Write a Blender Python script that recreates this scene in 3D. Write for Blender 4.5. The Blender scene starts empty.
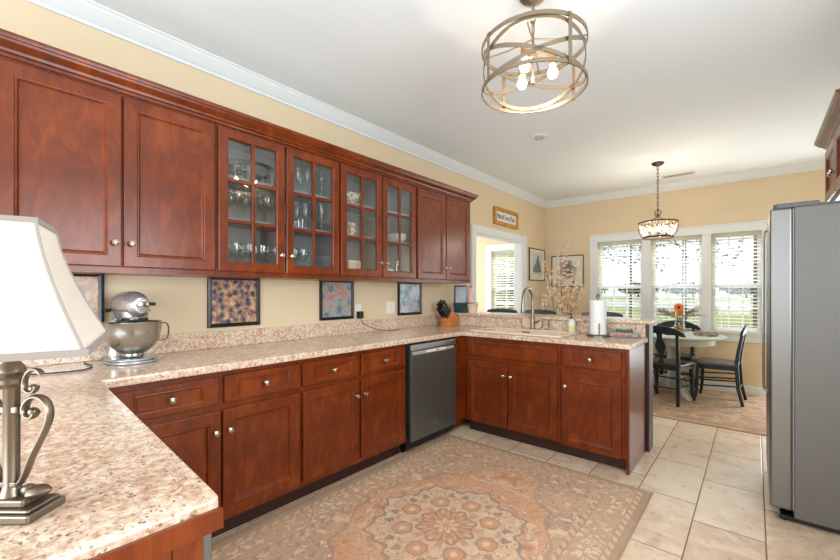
import bpy, bmesh, math, random
from mathutils import Vector, Matrix, Euler
from mathutils.geometry import tessellate_polygon
random.seed(7)
R = math.radians
sc = bpy.context.scene
COL = sc.collection

# ------------------------------------------------------------------ camera, world, lights, exposure
cam_d = bpy.data.cameras.new('camera')
cam = bpy.data.objects.new('camera', cam_d); COL.objects.link(cam)
cam_d.sensor_width = 36.0
cam_d.lens = 36.0 * 395.4 / 840.0
cam_d.shift_y = 12.0 / 840.0
cam_d.clip_start = 0.05
cam_d.clip_end = 300
cam.location = (2.70, 0.0, 1.2786)
cam.rotation_euler = (R(90), 0, R(40.246))
sc.camera = cam

sc.view_settings.view_transform = 'Standard'
sc.view_settings.look = 'None'
sc.view_settings.gamma = 1.0
sc.view_settings.use_curve_mapping = False
sc.view_settings.exposure = 0.62
sc.cycles.use_denoising = True
sc.cycles.max_bounces = 8
sc.cycles.diffuse_bounces = 4
sc.cycles.glossy_bounces = 4
sc.cycles.transmission_bounces = 6
sc.cycles.transparent_max_bounces = 24
sc.cycles.sample_clamp_indirect = 6.0
sc.cycles.caustics_reflective = False
sc.cycles.caustics_refractive = False

world = bpy.data.worlds.new('daylight_sky'); sc.world = world
world.use_nodes = True
bg = world.node_tree.nodes['Background']
bg.inputs['Color'].default_value = (0.90, 0.95, 1.0, 1)
bg.inputs['Strength'].default_value = 0.85

def area(name, loc, direction, sx, sy, power, color=(1, 1, 1)):
    l = bpy.data.lights.new(name, 'AREA'); l.shape = 'RECTANGLE'; l.size = sx; l.size_y = sy
    l.energy = power; l.color = color
    o = bpy.data.objects.new(name, l); COL.objects.link(o)
    o.location = loc
    o.rotation_euler = Vector(direction).to_track_quat('-Z', 'Y').to_euler()
    return o
DAY = (0.82, 0.92, 1.0)
area('added_near_window_light', (1.45, -1.66, 1.45), (0, 1, .12), 2.3, 1.7, 64, DAY)        # added lamp in an unseen window behind the camera, brightens the kitchen
area('added_side_window_light', (3.72, 1.0, 1.5), (-1, 0, 0), 1.5, 1.2, 40, DAY)          # added lamp in an unseen side window, lights the left cabinets frontally
area('added_glass_door_light', (3.28, 6.56, 1.1), (-.2, -1, 0), .6, 1.8, 22, DAY)           # added lamp in a made-up glass door, lights the peninsula end panel
area('added_next_room_light', (-2.95, 5.0, 1.5), (1, 0, 0), 1.9, 1.5, 55, DAY)            # added lamp in an unseen window, brightens the next room

area('added_deck_light', (1.2, 10.2, 5.6), (.05, -1, -1.02), 7.0, 4.0, 900, (.93,.97,1.0))   # added area lamp high over the deck, brightens dining room and blind slats

# ------------------------------------------------------------------ helpers
def S(r, g, b):
    def c(v):
        v /= 255.0
        return v / 12.92 if v <= 0.04045 else ((v + 0.055) / 1.055) ** 2.4
    return (c(r), c(g), c(b), 1.0)

class MB:
    """collects shapes and links them as ONE mesh object"""
    def __init__(s): s.v = []; s.f = []
    def add(s, vs, fs):
        n = len(s.v); s.v += [tuple(v) for v in vs]; s.f += [tuple(i + n for i in f) for f in fs]; return s
    def box(s, x0, x1, y0, y1, z0, z1):
        return s.add([(x0,y0,z0),(x1,y0,z0),(x1,y1,z0),(x0,y1,z0),(x0,y0,z1),(x1,y0,z1),(x1,y1,z1),(x0,y1,z1)],
                     [(3,2,1,0),(4,5,6,7),(0,1,5,4),(1,2,6,5),(2,3,7,6),(3,0,4,7)])
    def bar(s, p, q, w, h, up=(0,0,1)):
        p, q = Vector(p), Vector(q); t = (q-p).normalized(); up = Vector(up)
        if abs(t.dot(up)) > .98: up = Vector((0,1,0))
        a = t.cross(up).normalized()*w/2; b = a.cross(t).normalized()*h/2
        vs = [p-a-b, p+a-b, p+a+b, p-a+b, q-a-b, q+a-b, q+a+b, q-a+b]
        return s.add(vs, [(3,2,1,0),(4,5,6,7),(0,1,5,4),(1,2,6,5),(2,3,7,6),(3,0,4,7)])
    def tube(s, pts, r, n=8, closed=False, flat=None, up=None):
        P = [Vector(p) for p in pts]; m = len(P)
        rr = r if isinstance(r, (list, tuple)) else [r]*m
        T = []
        for i in range(m):
            a = P[(i-1) % m] if (closed or i > 0) else P[i]
            b = P[(i+1) % m] if (closed or i < m-1) else P[i]
            T.append((b-a).normalized())
        u = Vector(up) if up else Vector((0,0,1))
        if abs(u.dot(T[0])) > .95: u = Vector((1,0,0))
        u = (u - T[0]*u.dot(T[0])).normalized()
        vs = []
        for i in range(m):
            uu = u - T[i]*u.dot(T[i])
            if up is not None:
                u0 = Vector(up); u1 = u0 - T[i]*u0.dot(T[i])
                if u1.length > .05: uu = u1
            if uu.length > 1e-6: u = uu.normalized()
            w = T[i].cross(u)
            for k in range(n):
                a = 2*math.pi*(k+.5)/n
                fa, fb = flat if flat else (1, 1)
                vs.append(P[i] + u*math.cos(a)*rr[i]*fa + w*math.sin(a)*rr[i]*fb)
        fs = []
        for i in range(m if closed else m-1):
            j = (i+1) % m
            for k in range(n):
                l = (k+1) % n
                fs.append((i*n+k, i*n+l, j*n+l, j*n+k))
        if not closed:
            fs.append(tuple(range(n-1, -1, -1))); fs.append(tuple((m-1)*n+k for k in range(n)))
        return s.add(vs, fs)
    def lathe(s, prof, c=(0,0,0), n=20, M=None, sy=1.0):
        vs = []; fs = []; c = Vector(c)
        for (r, z) in prof:
            for k in range(n):
                a = 2*math.pi*k/n
                v = Vector((r*math.cos(a), r*math.sin(a)*sy, z))
                if M is not None: v = M @ v
                vs.append(c+v)
        for i in range(len(prof)-1):
            for k in range(n):
                l = (k+1) % n
                fs.append((i*n+k, i*n+l, (i+1)*n+l, (i+1)*n+k))
        if prof[0][0] > 1e-5: fs.append(tuple(range(n-1, -1, -1)))
        if prof[-1][0] > 1e-5: fs.append(tuple((len(prof)-1)*n+k for k in range(n)))
        return s.add(vs, fs)
    def ball(s, c, r, n=12, m=8):
        rx, ry, rz = r if isinstance(r, (tuple, list)) else (r, r, r)
        vs = []; fs = []
        for i in range(m+1):
            t = math.pi*i/m
            for k in range(n):
                a = 2*math.pi*k/n
                vs.append((c[0]+rx*math.sin(t)*math.cos(a), c[1]+ry*math.sin(t)*math.sin(a), c[2]-rz*math.cos(t)))
        for i in range(m):
            for k in range(n):
                l = (k+1) % n
                fs.append((i*n+k, i*n+l, (i+1)*n+l, (i+1)*n+k))
        return s.add(vs, fs)
    def prism(s, poly, h0, h1, ax='z'):
        def mp(a, b, h): return {'z': (a,b,h), 'y': (a,h,b), 'x': (h,a,b)}[ax]
        n = len(poly)
        vs = [mp(a,b,h0) for a,b in poly] + [mp(a,b,h1) for a,b in poly]
        fs = [tuple(range(n-1,-1,-1)), tuple(range(n,2*n))] + [(i,(i+1)%n,n+(i+1)%n,n+i) for i in range(n)]
        return s.add(vs, fs)
    def holed(s, outer, holes, h0, h1, ax='z'):
        """prism of a polygon with holes"""
        def mp(a, b, h): return {'z': (a,b,h), 'y': (a,h,b), 'x': (h,a,b)}[ax]
        loops = [outer]+holes
        tris = tessellate_polygon([[Vector((a,b,0)) for a,b in l] for l in loops])
        co = [p for l in loops for p in l]; n = len(co)
        vs = [mp(a,b,h0) for a,b in co]+[mp(a,b,h1) for a,b in co]
        fs = []
        for t in tris: fs.append(tuple(reversed(t))); fs.append(tuple(i+n for i in t))
        k = 0
        for l in loops:
            m = len(l)
            for i in range(m):
                a, b = k+i, k+(i+1)%m; fs.append((a,b,b+n,a+n))
            k += m
        return s.add(vs, fs)
    def rings(s, x0, x1, z0, z1, prof, back=True):
        """nested rectangles facing -y: (inset x, inset z, y)"""
        vs = []; fs = []
        for ix, iz, y in prof:
            vs += [(x0+ix,y,z0+iz),(x1-ix,y,z0+iz),(x1-ix,y,z1-iz),(x0+ix,y,z1-iz)]
        for i in range(len(prof)-1):
            for k in range(4):
                l = (k+1) % 4; fs.append((i*4+k, i*4+l, (i+1)*4+l, (i+1)*4+k))
        m = (len(prof)-1)*4; fs.append((m,m+1,m+2,m+3))
        if back: fs.append((3,2,1,0))
        return s.add(vs, fs)
    def ringframe(s, x0, x1, z0, z1, prof):
        """rectangular picture-frame ring, closed cross-section"""
        vs = []; fs = []; n = len(prof)
        for ix, y in prof:
            vs += [(x0+ix,y,z0+ix),(x1-ix,y,z0+ix),(x1-ix,y,z1-ix),(x0+ix,y,z1-ix)]
        for i in range(n):
            j = (i+1) % n
            for k in range(4):
                l = (k+1) % 4; fs.append((i*4+k, i*4+l, j*4+l, j*4+k))
        return s.add(vs, fs)
    def sweep(s, prof, path, closed=False):
        """profile of (out, z) swept along a plan polyline, mitred; out is to the right of travel"""
        P = [Vector((a,b)) for a,b in path]; m = len(P); vs = []; n = len(prof)
        for i in range(m):
            d0 = (P[i]-P[i-1]).normalized() if (i > 0 or closed) else None
            d1 = (P[(i+1)%m]-P[i]).normalized() if (i < m-1 or closed) else None
            if d0 is None: d0 = d1
            if d1 is None: d1 = d0
            n0 = Vector((d0.y,-d0.x)); n1 = Vector((d1.y,-d1.x))
            b = (n0+n1); b = b/max(1e-6, b.length); k = 1/max(.2, b.dot(n0))
            for o, z in prof: vs.append((P[i].x+b.x*o*k, P[i].y+b.y*o*k, z))
        fs = []
        for i in range(m if closed else m-1):
            j = (i+1) % m
            for k in range(n):
                l = (k+1) % n; fs.append((i*n+k, i*n+l, j*n+l, j*n+k))
        if not closed: fs += [tuple(range(n)), tuple((m-1)*n+k for k in range(n-1,-1,-1))]
        return s.add(vs, fs)
    def xf(s, M):
        s.v = [tuple(M @ Vector(v)) for v in s.v]; return s
    def build(s, name, mat, parent=None, bevel=0, seg=2, smooth=False, ang=35, world=False, label=None):
        me = bpy.data.meshes.new(name)
        off = Vector((0,0,0))
        if parent is None and s.v:
            xs, ys, zs = zip(*s.v); off = Vector(((min(xs)+max(xs))/2, (min(ys)+max(ys))/2, min(zs)))
        elif world:
            p = parent
            while p is not None: off += Vector(p.location); p = p.parent
        me.from_pydata([tuple(Vector(v)-off) for v in s.v], [], s.f)
        bm = bmesh.new(); bm.from_mesh(me)
        bmesh.ops.remove_doubles(bm, verts=bm.verts, dist=1e-6)
        bmesh.ops.recalc_face_normals(bm, faces=bm.faces); bm.to_mesh(me); bm.free()
        o = bpy.data.objects.new(name, me); COL.objects.link(o)
        if parent is None: o.location = off
        else: o.parent = parent
        if mat: me.materials.append(mat)
        if bevel:
            b = o.modifiers.new('bevel', 'BEVEL'); b.width = bevel; b.segments = seg; b.limit_method = 'ANGLE'; b.angle_limit = R(38)
            b.harden_normals = False
        if smooth:
            for p in me.polygons: p.use_smooth = True
            me.set_sharp_from_angle(angle=R(ang))
        if label: o['label'] = label
        return o

def thing(name, label, cat, loc=(0,0,0), rz=0, group=None):
    o = bpy.data.objects.new(name, None); COL.objects.link(o); o.empty_display_size = .05
    o.location = loc; o.rotation_euler = (0,0,R(rz))
    return tag(o, label, cat, group)
def tag(o, label, cat, group=None):
    o['label'] = label; o['category'] = cat
    if group: o['group'] = group
    return o
def struct(name, mb, mat, label=None, **k):
    o = mb.build(name, mat, **k)
    if not k.get('parent'): o['kind'] = 'structure'
    if label: o['label'] = label
    return o
def soft(pts, k=2):
    """rounds off a polyline"""
    for _ in range(k):
        q = [pts[0]]
        for a, b in zip(pts, pts[1:]): q += [tuple(a[i]*.75+b[i]*.25 for i in range(3)), tuple(a[i]*.25+b[i]*.75 for i in range(3))]
        pts = q+[pts[-1]]
    return pts
def copy_tree(o, parent=None):
    c = o.copy(); COL.objects.link(c)
    if parent: c.parent = parent
    for ch in list(o.children): copy_tree(ch, c)
    return c

# ------------------------------------------------------------------ node expressions
class E:
    def __init__(s, nt, k): s.nt = nt; s.k = k
    def op(s, o, *a):
        n = s.nt.nodes.new('ShaderNodeMath'); n.operation = o
        for i, x in enumerate((s,)+a):
            if isinstance(x, E):
                s.nt.links.new(x.k, n.inputs[i])
            else: n.inputs[i].default_value = float(x)
        return E(s.nt, n.outputs[0])
    def __add__(s, b): return s.op('ADD', b)
    __radd__ = __add__
    def __sub__(s, b): return s.op('SUBTRACT', b)
    def __rsub__(s, b): return (s*-1)+b
    def __mul__(s, b): return s.op('MULTIPLY', b)
    __rmul__ = __mul__
    def __truediv__(s, b): return s.op('DIVIDE', b)
    def lt(s, b): return s.op('LESS_THAN', b)
    def gt(s, b): return s.op('GREATER_THAN', b)
    def abs(s): return s.op('ABSOLUTE')
    def floor(s): return s.op('FLOOR')
    def mod(s, b): return s.op('FLOORED_MODULO', b)
    def min(s, b): return s.op('MINIMUM', b)
    def max(s, b): return s.op('MAXIMUM', b)
    def sin(s): return s.op('SINE')
    def cos(s): return s.op('COSINE')
    def sqrt(s): return s.op('SQRT')
    def band(s, a, b): return s.gt(a)*s.lt(b)
    def ramp(s, a, b):
        n = s.nt.nodes.new('ShaderNodeMapRange'); n.inputs['From Min'].default_value = a; n.inputs['From Max'].default_value = b
        s.nt.links.new(s.k, n.inputs['Value']); return E(s.nt, n.outputs[0])
class Mat:
    def __init__(s, name, color=(.8,.8,.8,1), rough=.5, metal=0.0, **kw):
        s.m = bpy.data.materials.new(name); s.m.use_nodes = True; s.nt = s.m.node_tree
        s.b = s.nt.nodes['Principled BSDF']; s.out = s.nt.nodes['Material Output']
        s.b.inputs['Base Color'].default_value = color; s.b.inputs['Roughness'].default_value = rough; s.b.inputs['Metallic'].default_value = metal
        for k, v in kw.items(): s.b.inputs[k.replace('_', ' ')].default_value = v
    def node(s, t): return s.nt.nodes.new(t)
    def co(s, kind='Object'):
        n = s.node('ShaderNodeTexCoord'); return n.outputs[kind]
    def wpos(s):
        return s.node('ShaderNodeNewGeometry').outputs['Position']
    def scaled(s, co, sx, sy, sz, loc=(0,0,0)):
        n = s.node('ShaderNodeMapping'); s.nt.links.new(co, n.inputs['Vector']); n.inputs['Scale'].default_value = (sx,sy,sz); n.inputs['Location'].default_value = loc
        return n.outputs[0]
    def xyz(s, co):
        n = s.node('ShaderNodeSeparateXYZ'); s.nt.links.new(co, n.inputs[0]); return [E(s.nt, n.outputs[i]) for i in range(3)]
    def comb(s, x, y, z):
        n = s.node('ShaderNodeCombineXYZ')
        for i, e in enumerate((x,y,z)):
            if isinstance(e, E): s.nt.links.new(e.k, n.inputs[i])
            else: n.inputs[i].default_value = e
        return n.outputs[0]
    def noise(s, co, scale, detail=4, rough=.55, dist=0):
        n = s.node('ShaderNodeTexNoise'); s.nt.links.new(co, n.inputs['Vector']); n.inputs['Scale'].default_value = scale
        n.inputs['Detail'].default_value = detail; n.inputs['Roughness'].default_value = rough; n.inputs['Distortion'].default_value = dist
        return E(s.nt, n.outputs['Fac'])
    def vor(s, co, scale, out='Distance', feature='F1', rnd=1.0):
        n = s.node('ShaderNodeTexVoronoi'); n.feature = feature; s.nt.links.new(co, n.inputs['Vector']); n.inputs['Scale'].default_value = scale
        n.inputs['Randomness'].default_value = rnd
        return E(s.nt, n.outputs[out])
    def white(s, co):
        n = s.node('ShaderNodeTexWhiteNoise'); s.nt.links.new(co, n.inputs['Vector']); return E(s.nt, n.outputs['Value'])
    def mix(s, f, a, b):
        n = s.node('ShaderNodeMix'); n.data_type = 'RGBA'
        if isinstance(f, E): s.nt.links.new(f.k, n.inputs[0])
        else: n.inputs[0].default_value = f
        for i, c in ((6,a),(7,b)):
            if isinstance(c, E): s.nt.links.new(c.k, n.inputs[i])
            else: n.inputs[i].default_value = c
        return E(s.nt, n.outputs[2])
    def crgb(s, f, stops):
        n = s.node('ShaderNodeValToRGB'); s.nt.links.new(f.k, n.inputs[0]); el = n.color_ramp.elements
        while len(el) < len(stops): el.new(.5)
        for e, (p, c) in zip(el, stops): e.position = p; e.color = c
        return E(s.nt, n.outputs[0])
    def base(s, e): s.nt.links.new(e.k, s.b.inputs['Base Color']); return s
    def rough(s, e): s.nt.links.new(e.k, s.b.inputs['Roughness']); return s
    def bump(s, e, strength=.2, dist=.01):
        n = s.node('ShaderNodeBump'); n.inputs['Strength'].default_value = strength; n.inputs['Distance'].default_value = dist
        s.nt.links.new(e.k, n.inputs['Height']); s.nt.links.new(n.outputs[0], s.b.inputs['Normal']); return s

# ------------------------------------------------------------------ materials
def wood(name, c1, c2, c3, rough=.33, coat=.35, sc_=1.0):
    m = Mat(name, rough=rough); co = m.co()
    g = m.noise(m.scaled(co, 4*sc_, 4*sc_, 1.6*sc_), 3.0, 5, .62, 1.6)
    f = m.noise(m.scaled(co, 90*sc_, 90*sc_, 5*sc_), 2.0, 3, .6)
    big = m.noise(co, 3.5, 2)
    t = g*.50 + f*.12 + big*.38
    m.base(m.crgb(t, [(.30, c1), (.50, c2), (.68, c3)]))
    m.b.inputs['Coat Weight'].default_value = coat; m.b.inputs['Coat Roughness'].default_value = .22
    m.bump(f, .06, .004)
    return m.m
CHERRY = wood('cherry_wood', S(74,26,5), S(108,43,9), S(140,64,16), .30, .12); CHERRY.node_tree.nodes['Principled BSDF'].inputs['Specular IOR Level'].default_value = .40
CHERRY_IN = Mat('cabinet_interior', S(150,152,152), .6).m
TOEKICK = wood('dark_toe_kick_wood', S(44,20,14), S(54,24,16), S(64,30,20), .5, .1)
def plain(name, c, rough=.5, metal=0.0, **kw): return Mat(name, c, rough, metal, **kw).m

def paint(name, c, k=.02):
    m = Mat(name, c, .75); n = m.noise(m.co(), 140, 3); m.bump(n, .05, .003)
    return m.m
WALL = paint('tan_wall_paint', S(226,206,174))
WHITE = paint('white_trim_paint', S(228,233,236)); 
CEIL = paint('ceiling_paint', S(233,239,243))

def granite():
    m = Mat('granite', rough=.16); co = m.wpos()
    n1 = m.noise(co, 7, 4, .6, .4); n2 = m.noise(m.scaled(co,1,1,1,(3.1,1.7,.4)), 70, 4, .65, .3); n3 = m.noise(m.scaled(co,1,1,1,(7,2,5)), 120, 3, .7); n4 = m.noise(m.scaled(co,1,1,1,(1,9,5)), 45, 4, .65, .5)
    base = m.mix(n1.ramp(.35,.65), S(208,176,150), S(228,205,182))
    base = m.mix(n4.ramp(.50,.62)*.8, base, S(240,226,208))
    base = m.mix(n4.ramp(.47,.38)*.55, base, S(178,134,106))
    base = m.mix(n2.ramp(.555,.62)*.65, base, S(166,116,90))
    base = m.mix(n3.ramp(.60,.66)*.75, base, S(96,66,54))
    base = m.mix(m.vor(co, 58).lt(.17)*n1.gt(.44)*.75, base, S(84,58,50))
    m.base(base)
    return m.m
GRANITE = granite()

def tile():
    m = Mat('floor_tile', rough=.32); x, y, z = m.xyz(m.wpos())
    cx = (x - 2.122)/.311; idx = cx.floor(); fx = cx - idx
    yy = (y - 2.897 + idx*.2187)/.628; iy = yy.floor(); fy = yy - iy
    g = ((fx - .5).abs()*-1 + .5)*.311; h = ((fy - .5).abs()*-1 + .5)*.628
    d = g.min(h); grout = d.lt(.0032)
    rnd = m.white(m.comb(idx, iy, 0.0))
    wob = m.comb(x + rnd*11, y*1.0 + rnd*7, 0.0)
    n = m.noise(wob, 5.5, 6, .6, 1.0); n2 = m.noise(wob, 22, 4, .6)
    t = n*.6 + n2*.2 + rnd*.2
    c = m.crgb(t, [(.33, S(206,176,148)), (.5, S(232,208,180)), (.68, S(242,224,200))])
    m.base(m.mix(grout, c, S(134,106,84)))
    m.rough(grout*.4 + n2*.15 + .22)
    m.bump(d.min(.006), .5, .5)
    return m.m
TILE = tile()

def rug_kitchen():
    m = Mat('faded_medallion_rug_wool', rough=.95); x, y, z = m.xyz(m.wpos())
    HX, HY = .79, 1.13
    u = x - 1.42; v = y - 1.735; au = u.abs(); av = v.abs()
    d = (au*-1 + HX).min(av*-1 + HY)
    worn = m.noise(m.comb(x,y,0.0), 4.0, 5, .65); fine = m.noise(m.comb(x,y,0.0), 60, 3, .7); mid = m.noise(m.comb(x,y,0.0), 16, 4, .6)
    SAL = S(214,154,116); TAN = S(216,184,152); CRE = S(232,206,176); TAU = S(168,144,122); BLU = S(138,128,120); RED = S(196,124,92)
    field = m.mix(worn.ramp(.35,.65), SAL, S(220,170,134))
    # mirrored arabesques: noise of the folded coordinates, drawn as contour lines
    fold = m.comb(au, av, 0.0)
    n1 = m.noise(m.scaled(fold,1,1,1,(2.2,5.1,0)), 13, 3, .55, .9); n2 = m.noise(m.scaled(fold,1,1,1,(7.7,1.3,0)), 30, 3, .55, .6)
    pv = m.vor(fold, 5.2)
    field = m.mix(n1.gt(.585)*.8, field, CRE)
    field = m.mix(n1.band(.565,.585), field, BLU)
    field = m.mix(n1.lt(.40)*.8, field, RED)
    field = m.mix(n1.band(.40,.412), field, CRE)
    field = m.mix(n2.gt(.62)*.7, field, BLU)
    field = m.mix(n2.lt(.37)*.7, field, TAN)
    corner = (au/.56 + av/.92 + (au*28).sin()*.05 + (av*22).sin()*.05)
    sp = m.mix(worn.ramp(.4,.6), S(180,156,134), S(198,168,140))
    sp = m.mix(n1.gt(.57), sp, CRE); sp = m.mix(n2.gt(.60), sp, BLU); sp = m.mix(n2.lt(.38), sp, SAL)
    field = m.mix(corner.gt(1.12), field, sp)
    field = m.mix(corner.band(1.10,1.135), field, TAU)
    # scalloped star medallion
    r = (u*u + v*v).sqrt()
    n = m.node('ShaderNodeMath'); n.operation = 'ARCTAN2'; m.nt.links.new(v.k, n.inputs[0]); m.nt.links.new(u.k, n.inputs[1]); th = E(m.nt, n.outputs[0])
    lob = (th*8).cos(); rm = r - lob*.030 - (th*24).cos()*.012 + (n2 - .5)*.05
    pol = m.comb(r*1.0, ((th*4).sin()).abs()*.16, 0.0)
    n3 = m.noise(m.scaled(pol,1,1,1,(3.3,.7,0)), 26, 3, .55, .7)
    med = m.mix(mid.ramp(.4,.6), CRE, TAN)
    med = m.mix(n3.gt(.60), med, BLU); med = m.mix(n3.lt(.40), med, SAL); med = m.mix(n3.band(.40,.42), med, BLU)
    ros = ((u.abs()-.16).abs().max((v.abs()-.16).abs()))
    q1 = ((au-.17)*(au-.17) + (av-.17)*(av-.17)).sqrt(); q2 = (au*au + (av-.25)*(av-.25)).sqrt(); q3 = ((au-.25)*(au-.25) + av*av).sqrt(); q = q1.min(q2).min(q3)
    q = q + (n2-.5)*.03; med = m.mix(q.lt(.055), med, SAL); med = m.mix(q.band(.047,.056), med, BLU); med = m.mix((q + (n2-.5)*.03).lt(.020), med, CRE)
    core = r - lob*.018
    med = m.mix(core.lt(.15), med, m.mix(n3.gt(.5), S(186,122,86), TAN))
    med = m.mix(core.band(.142,.154), med, BLU)
    med = m.mix(core.lt(.062), med, CRE); med = m.mix(core.band(.055,.065), med, BLU); med = m.mix(core.lt(.025), med, RED)
    field = m.mix(rm.lt(.40), field, med)
    field = m.mix(rm.band(.392,.410), field, BLU)
    # borders
    n4 = m.noise(m.scaled(fold,1,1,1,(11,4,0)), 24, 3, .55, 1.0)
    bord = m.mix(n4.gt(.555), S(192,160,130), CRE); bord = m.mix(n4.band(.535,.555), bord, TAU); bord = m.mix(n4.lt(.41), bord, SAL); bord = m.mix(n4.band(.41,.425), bord, BLU)
    g = ((x + y)*95).sin()
    guard = m.mix(g.gt(.2), TAN, TAU)
    c = m.mix(d.lt(.255), field, guard)
    c = m.mix(d.lt(.225), c, bord)
    c = m.mix(d.lt(.075), c, guard)
    c = m.mix(d.lt(.045), c, S(168,138,112))
    c = m.mix(d.band(.222,.230), c, TAU); c = m.mix(d.band(.073,.080), c, TAU); c = m.mix(d.lt(.012), c, S(150,122,98))
    c = m.mix(worn.ramp(.45,.75)*.45, c, S(218,182,148))
    c = m.mix(fine.ramp(.45,.7)*.3, c, S(178,144,118))
    c = m.mix(.22, c, m.mix(d.lt(.225), S(218,168,132), S(218,186,154)))
    m.base(c); m.bump(fine, .3, .004)
    return m.m
def rug_dining():
    m = Mat('worn_dining_rug_wool', rough=.95); x, y, z = m.xyz(m.wpos())
    co = m.comb(x, y, 0.0); n = m.noise(m.scaled(co, 1, 1.2, 1), 8, 6, .7, .8); n2 = m.noise(co, 34, 4, .7); v = m.vor(co, 9)
    c = m.mix(n.ramp(.4,.6), S(196,166,134), S(170,138,110))
    c = m.mix((n*.5+n2*.5).ramp(.50,.56), c, S(158,112,92))
    c = m.mix(v.band(.2,.27)*n2.gt(.5), c, S(128,110,96))
    c = m.mix(n2.ramp(.56,.66)*.6, c, S(214,190,160))
    dd = (y - 4.64); c = m.mix(dd.band(.12,.15), c, S(150,118,94)); c = m.mix(dd.lt(.03), c, S(176,146,118))
    m.base(c); m.bump(n2, .3, .004); return m.m

def steel(name, c, rough=.28, horiz=True, var=.0):
    m = Mat(name, c, rough, 1.0); co = m.co()
    n = m.noise(m.scaled(co, *( (2,2,260) if horiz else (260,260,2))), 3, 3)
    m.rough(n*.16 + (rough-.08)); m.bump(n, .03, .002); return m.m
STEEL = steel('brushed_stainless_steel', S(176,178,180), .32)
DARKSTEEL = steel('dark_stainless_steel', S(122,127,125), .36); DARKSTEEL.node_tree.nodes['Principled BSDF'].inputs['Metallic'].default_value = .8
CHROME = plain('polished_steel', S(200,200,202), .14, 1.0)
NICKEL = plain('brushed_nickel', S(190,182,168), .26, 1.0)
PEWTER = plain('aged_pewter', S(130,118,104), .36, .9)
BRONZE = plain('dark_bronze', S(70,58,48), .45, .8)
CHAMP = plain('champagne_metal', S(150,134,114), .35, .75)
BLACK = plain('black_plastic', S(22,22,23), .4)
BLACKP = plain('black_painted_wood', S(12,30,34), .42)
STOOLP = plain('grey_green_painted_wood', S(70,82,80), .4)
GREYBODY = steel('grey_textured_steel', S(112,110,107), .5, False); GREYBODY.node_tree.nodes['Principled BSDF'].inputs['Metallic'].default_value = .35
def fres_glass(name, tint=(1,1,1,1), boost=0.0, ior=1.45, rough=0.0):
    m = Mat(name); nt = m.nt
    t = m.node('ShaderNodeBsdfTransparent'); t.inputs[0].default_value = tint
    g = m.node('ShaderNodeBsdfGlossy'); g.inputs['Roughness'].default_value = rough
    f = m.node('ShaderNodeLayerWeight'); f.inputs[0].default_value = .5; f0 = ((ior-1)/(ior+1))**2
    fac = E(nt, f.outputs['Facing']).op('POWER', 5.0)*(1-f0-boost) + (f0 + boost)
    mx = m.node('ShaderNodeMixShader'); nt.links.new(fac.k, mx.inputs[0]); nt.links.new(t.outputs[0], mx.inputs[1]); nt.links.new(g.outputs[0], mx.inputs[2])
    nt.links.new(mx.outputs[0], m.out.inputs['Surface']); return m.m
PANE = fres_glass('window_glass', (.97,.98,.98,1))
CABPANE = fres_glass('cabinet_door_glass', (.98,.99,.99,1), .035, 1.5)
CRYSTAL = fres_glass('drinking_glass', (.95,.97,.97,1), .05, 1.5, .02)
def glow(name, color, strength, see=.5):
    m = Mat(name); nt = m.nt
    t = m.node('ShaderNodeBsdfTransparent'); e = m.node('ShaderNodeEmission'); e.inputs[0].default_value = color; e.inputs[1].default_value = strength
    mx = m.node('ShaderNodeMixShader'); mx.inputs[0].default_value = 1-see
    nt.links.new(t.outputs[0], mx.inputs[1]); nt.links.new(e.outputs[0], mx.inputs[2]); nt.links.new(mx.outputs[0], m.out.inputs['Surface']); return m.m
BULB = glow('lit_bulb', (1,.70,.36,1), 9, .4)
def art(name, seed, stops, scale=7, v=9):
    m = Mat(name, rough=.25); co = m.scaled(m.co(), 1,1,1,(seed*3.1, seed*1.7, seed*.9))
    n = m.noise(co, scale, 6, .7, 1.6); c = m.vor(co, v, 'Color') if False else m.vor(co, v)
    t = n*.75 + c*.35
    m.base(m.crgb(t, stops)); return m.m
def leafmat(name, c1, c2, sc_=20):
    m = Mat(name, rough=.7); n = m.noise(m.co(), sc_, 3); m.base(m.crgb(n, [(.35,c1),(.65,c2)])); return m.m
# ------------------------------------------------------------------ the room
YF = 6.468; ZC = 2.78; XR = 3.65; YN = -1.72; XB = -3.1
def rect(a0, a1, b0, b1): return [(a0,b0),(a1,b0),(a1,b1),(a0,b1)]
struct('floor', MB().box(XB-.12, XR+.12, YN-.12, YF+.14, -.12, 0), TILE, 'beige stone-look tile floor')
struct('ceiling', MB().box(XB-.12, XR+.12, YN-.12, YF+.14, ZC, ZC+.1), CEIL)
OP0, OP1, OPZ = 4.27, 5.60, 2.03
struct('wall_left', MB().holed([(YN,0),(OP0,0),(OP0,OPZ),(OP1,OPZ),(OP1,0),(YF,0),(YF,ZC),(YN,ZC)], [], -.12, 0, 'x'), WALL)
WINS = [(.835,1.451), (1.566,2.163), (2.262,2.765)]; WZ0, WZ1 = .78, 2.045; BWIN = (-1.03,-.30)
struct('wall_far', MB().holed(rect(XB,XR,0,ZC), [rect(a,b,WZ0,WZ1) for a,b in WINS+[BWIN]]+[rect(2.93,3.60,.02,2.10)], YF, YF+.14, 'y'), WALL)
struct('wall_right', MB().holed(rect(YN,YF,0,ZC), [rect(.2,1.8,.95,2.2), ], XR, XR+.12, 'x'), WALL)
struct('wall_near', MB().holed(rect(XB,XR,0,ZC), [rect(.6,3.2,.65,2.3)], YN-.12, YN, 'y'), WALL)
struct('wall_back_left', MB().holed(rect(YN,YF,0,ZC), [rect(4.0,6.0,.7,2.3)], XB-.12, XB, 'x'), WALL)
struct('wall_back_near', MB().box(XB, -.12, 3.1, 3.2, 0, ZC), WALL)
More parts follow.
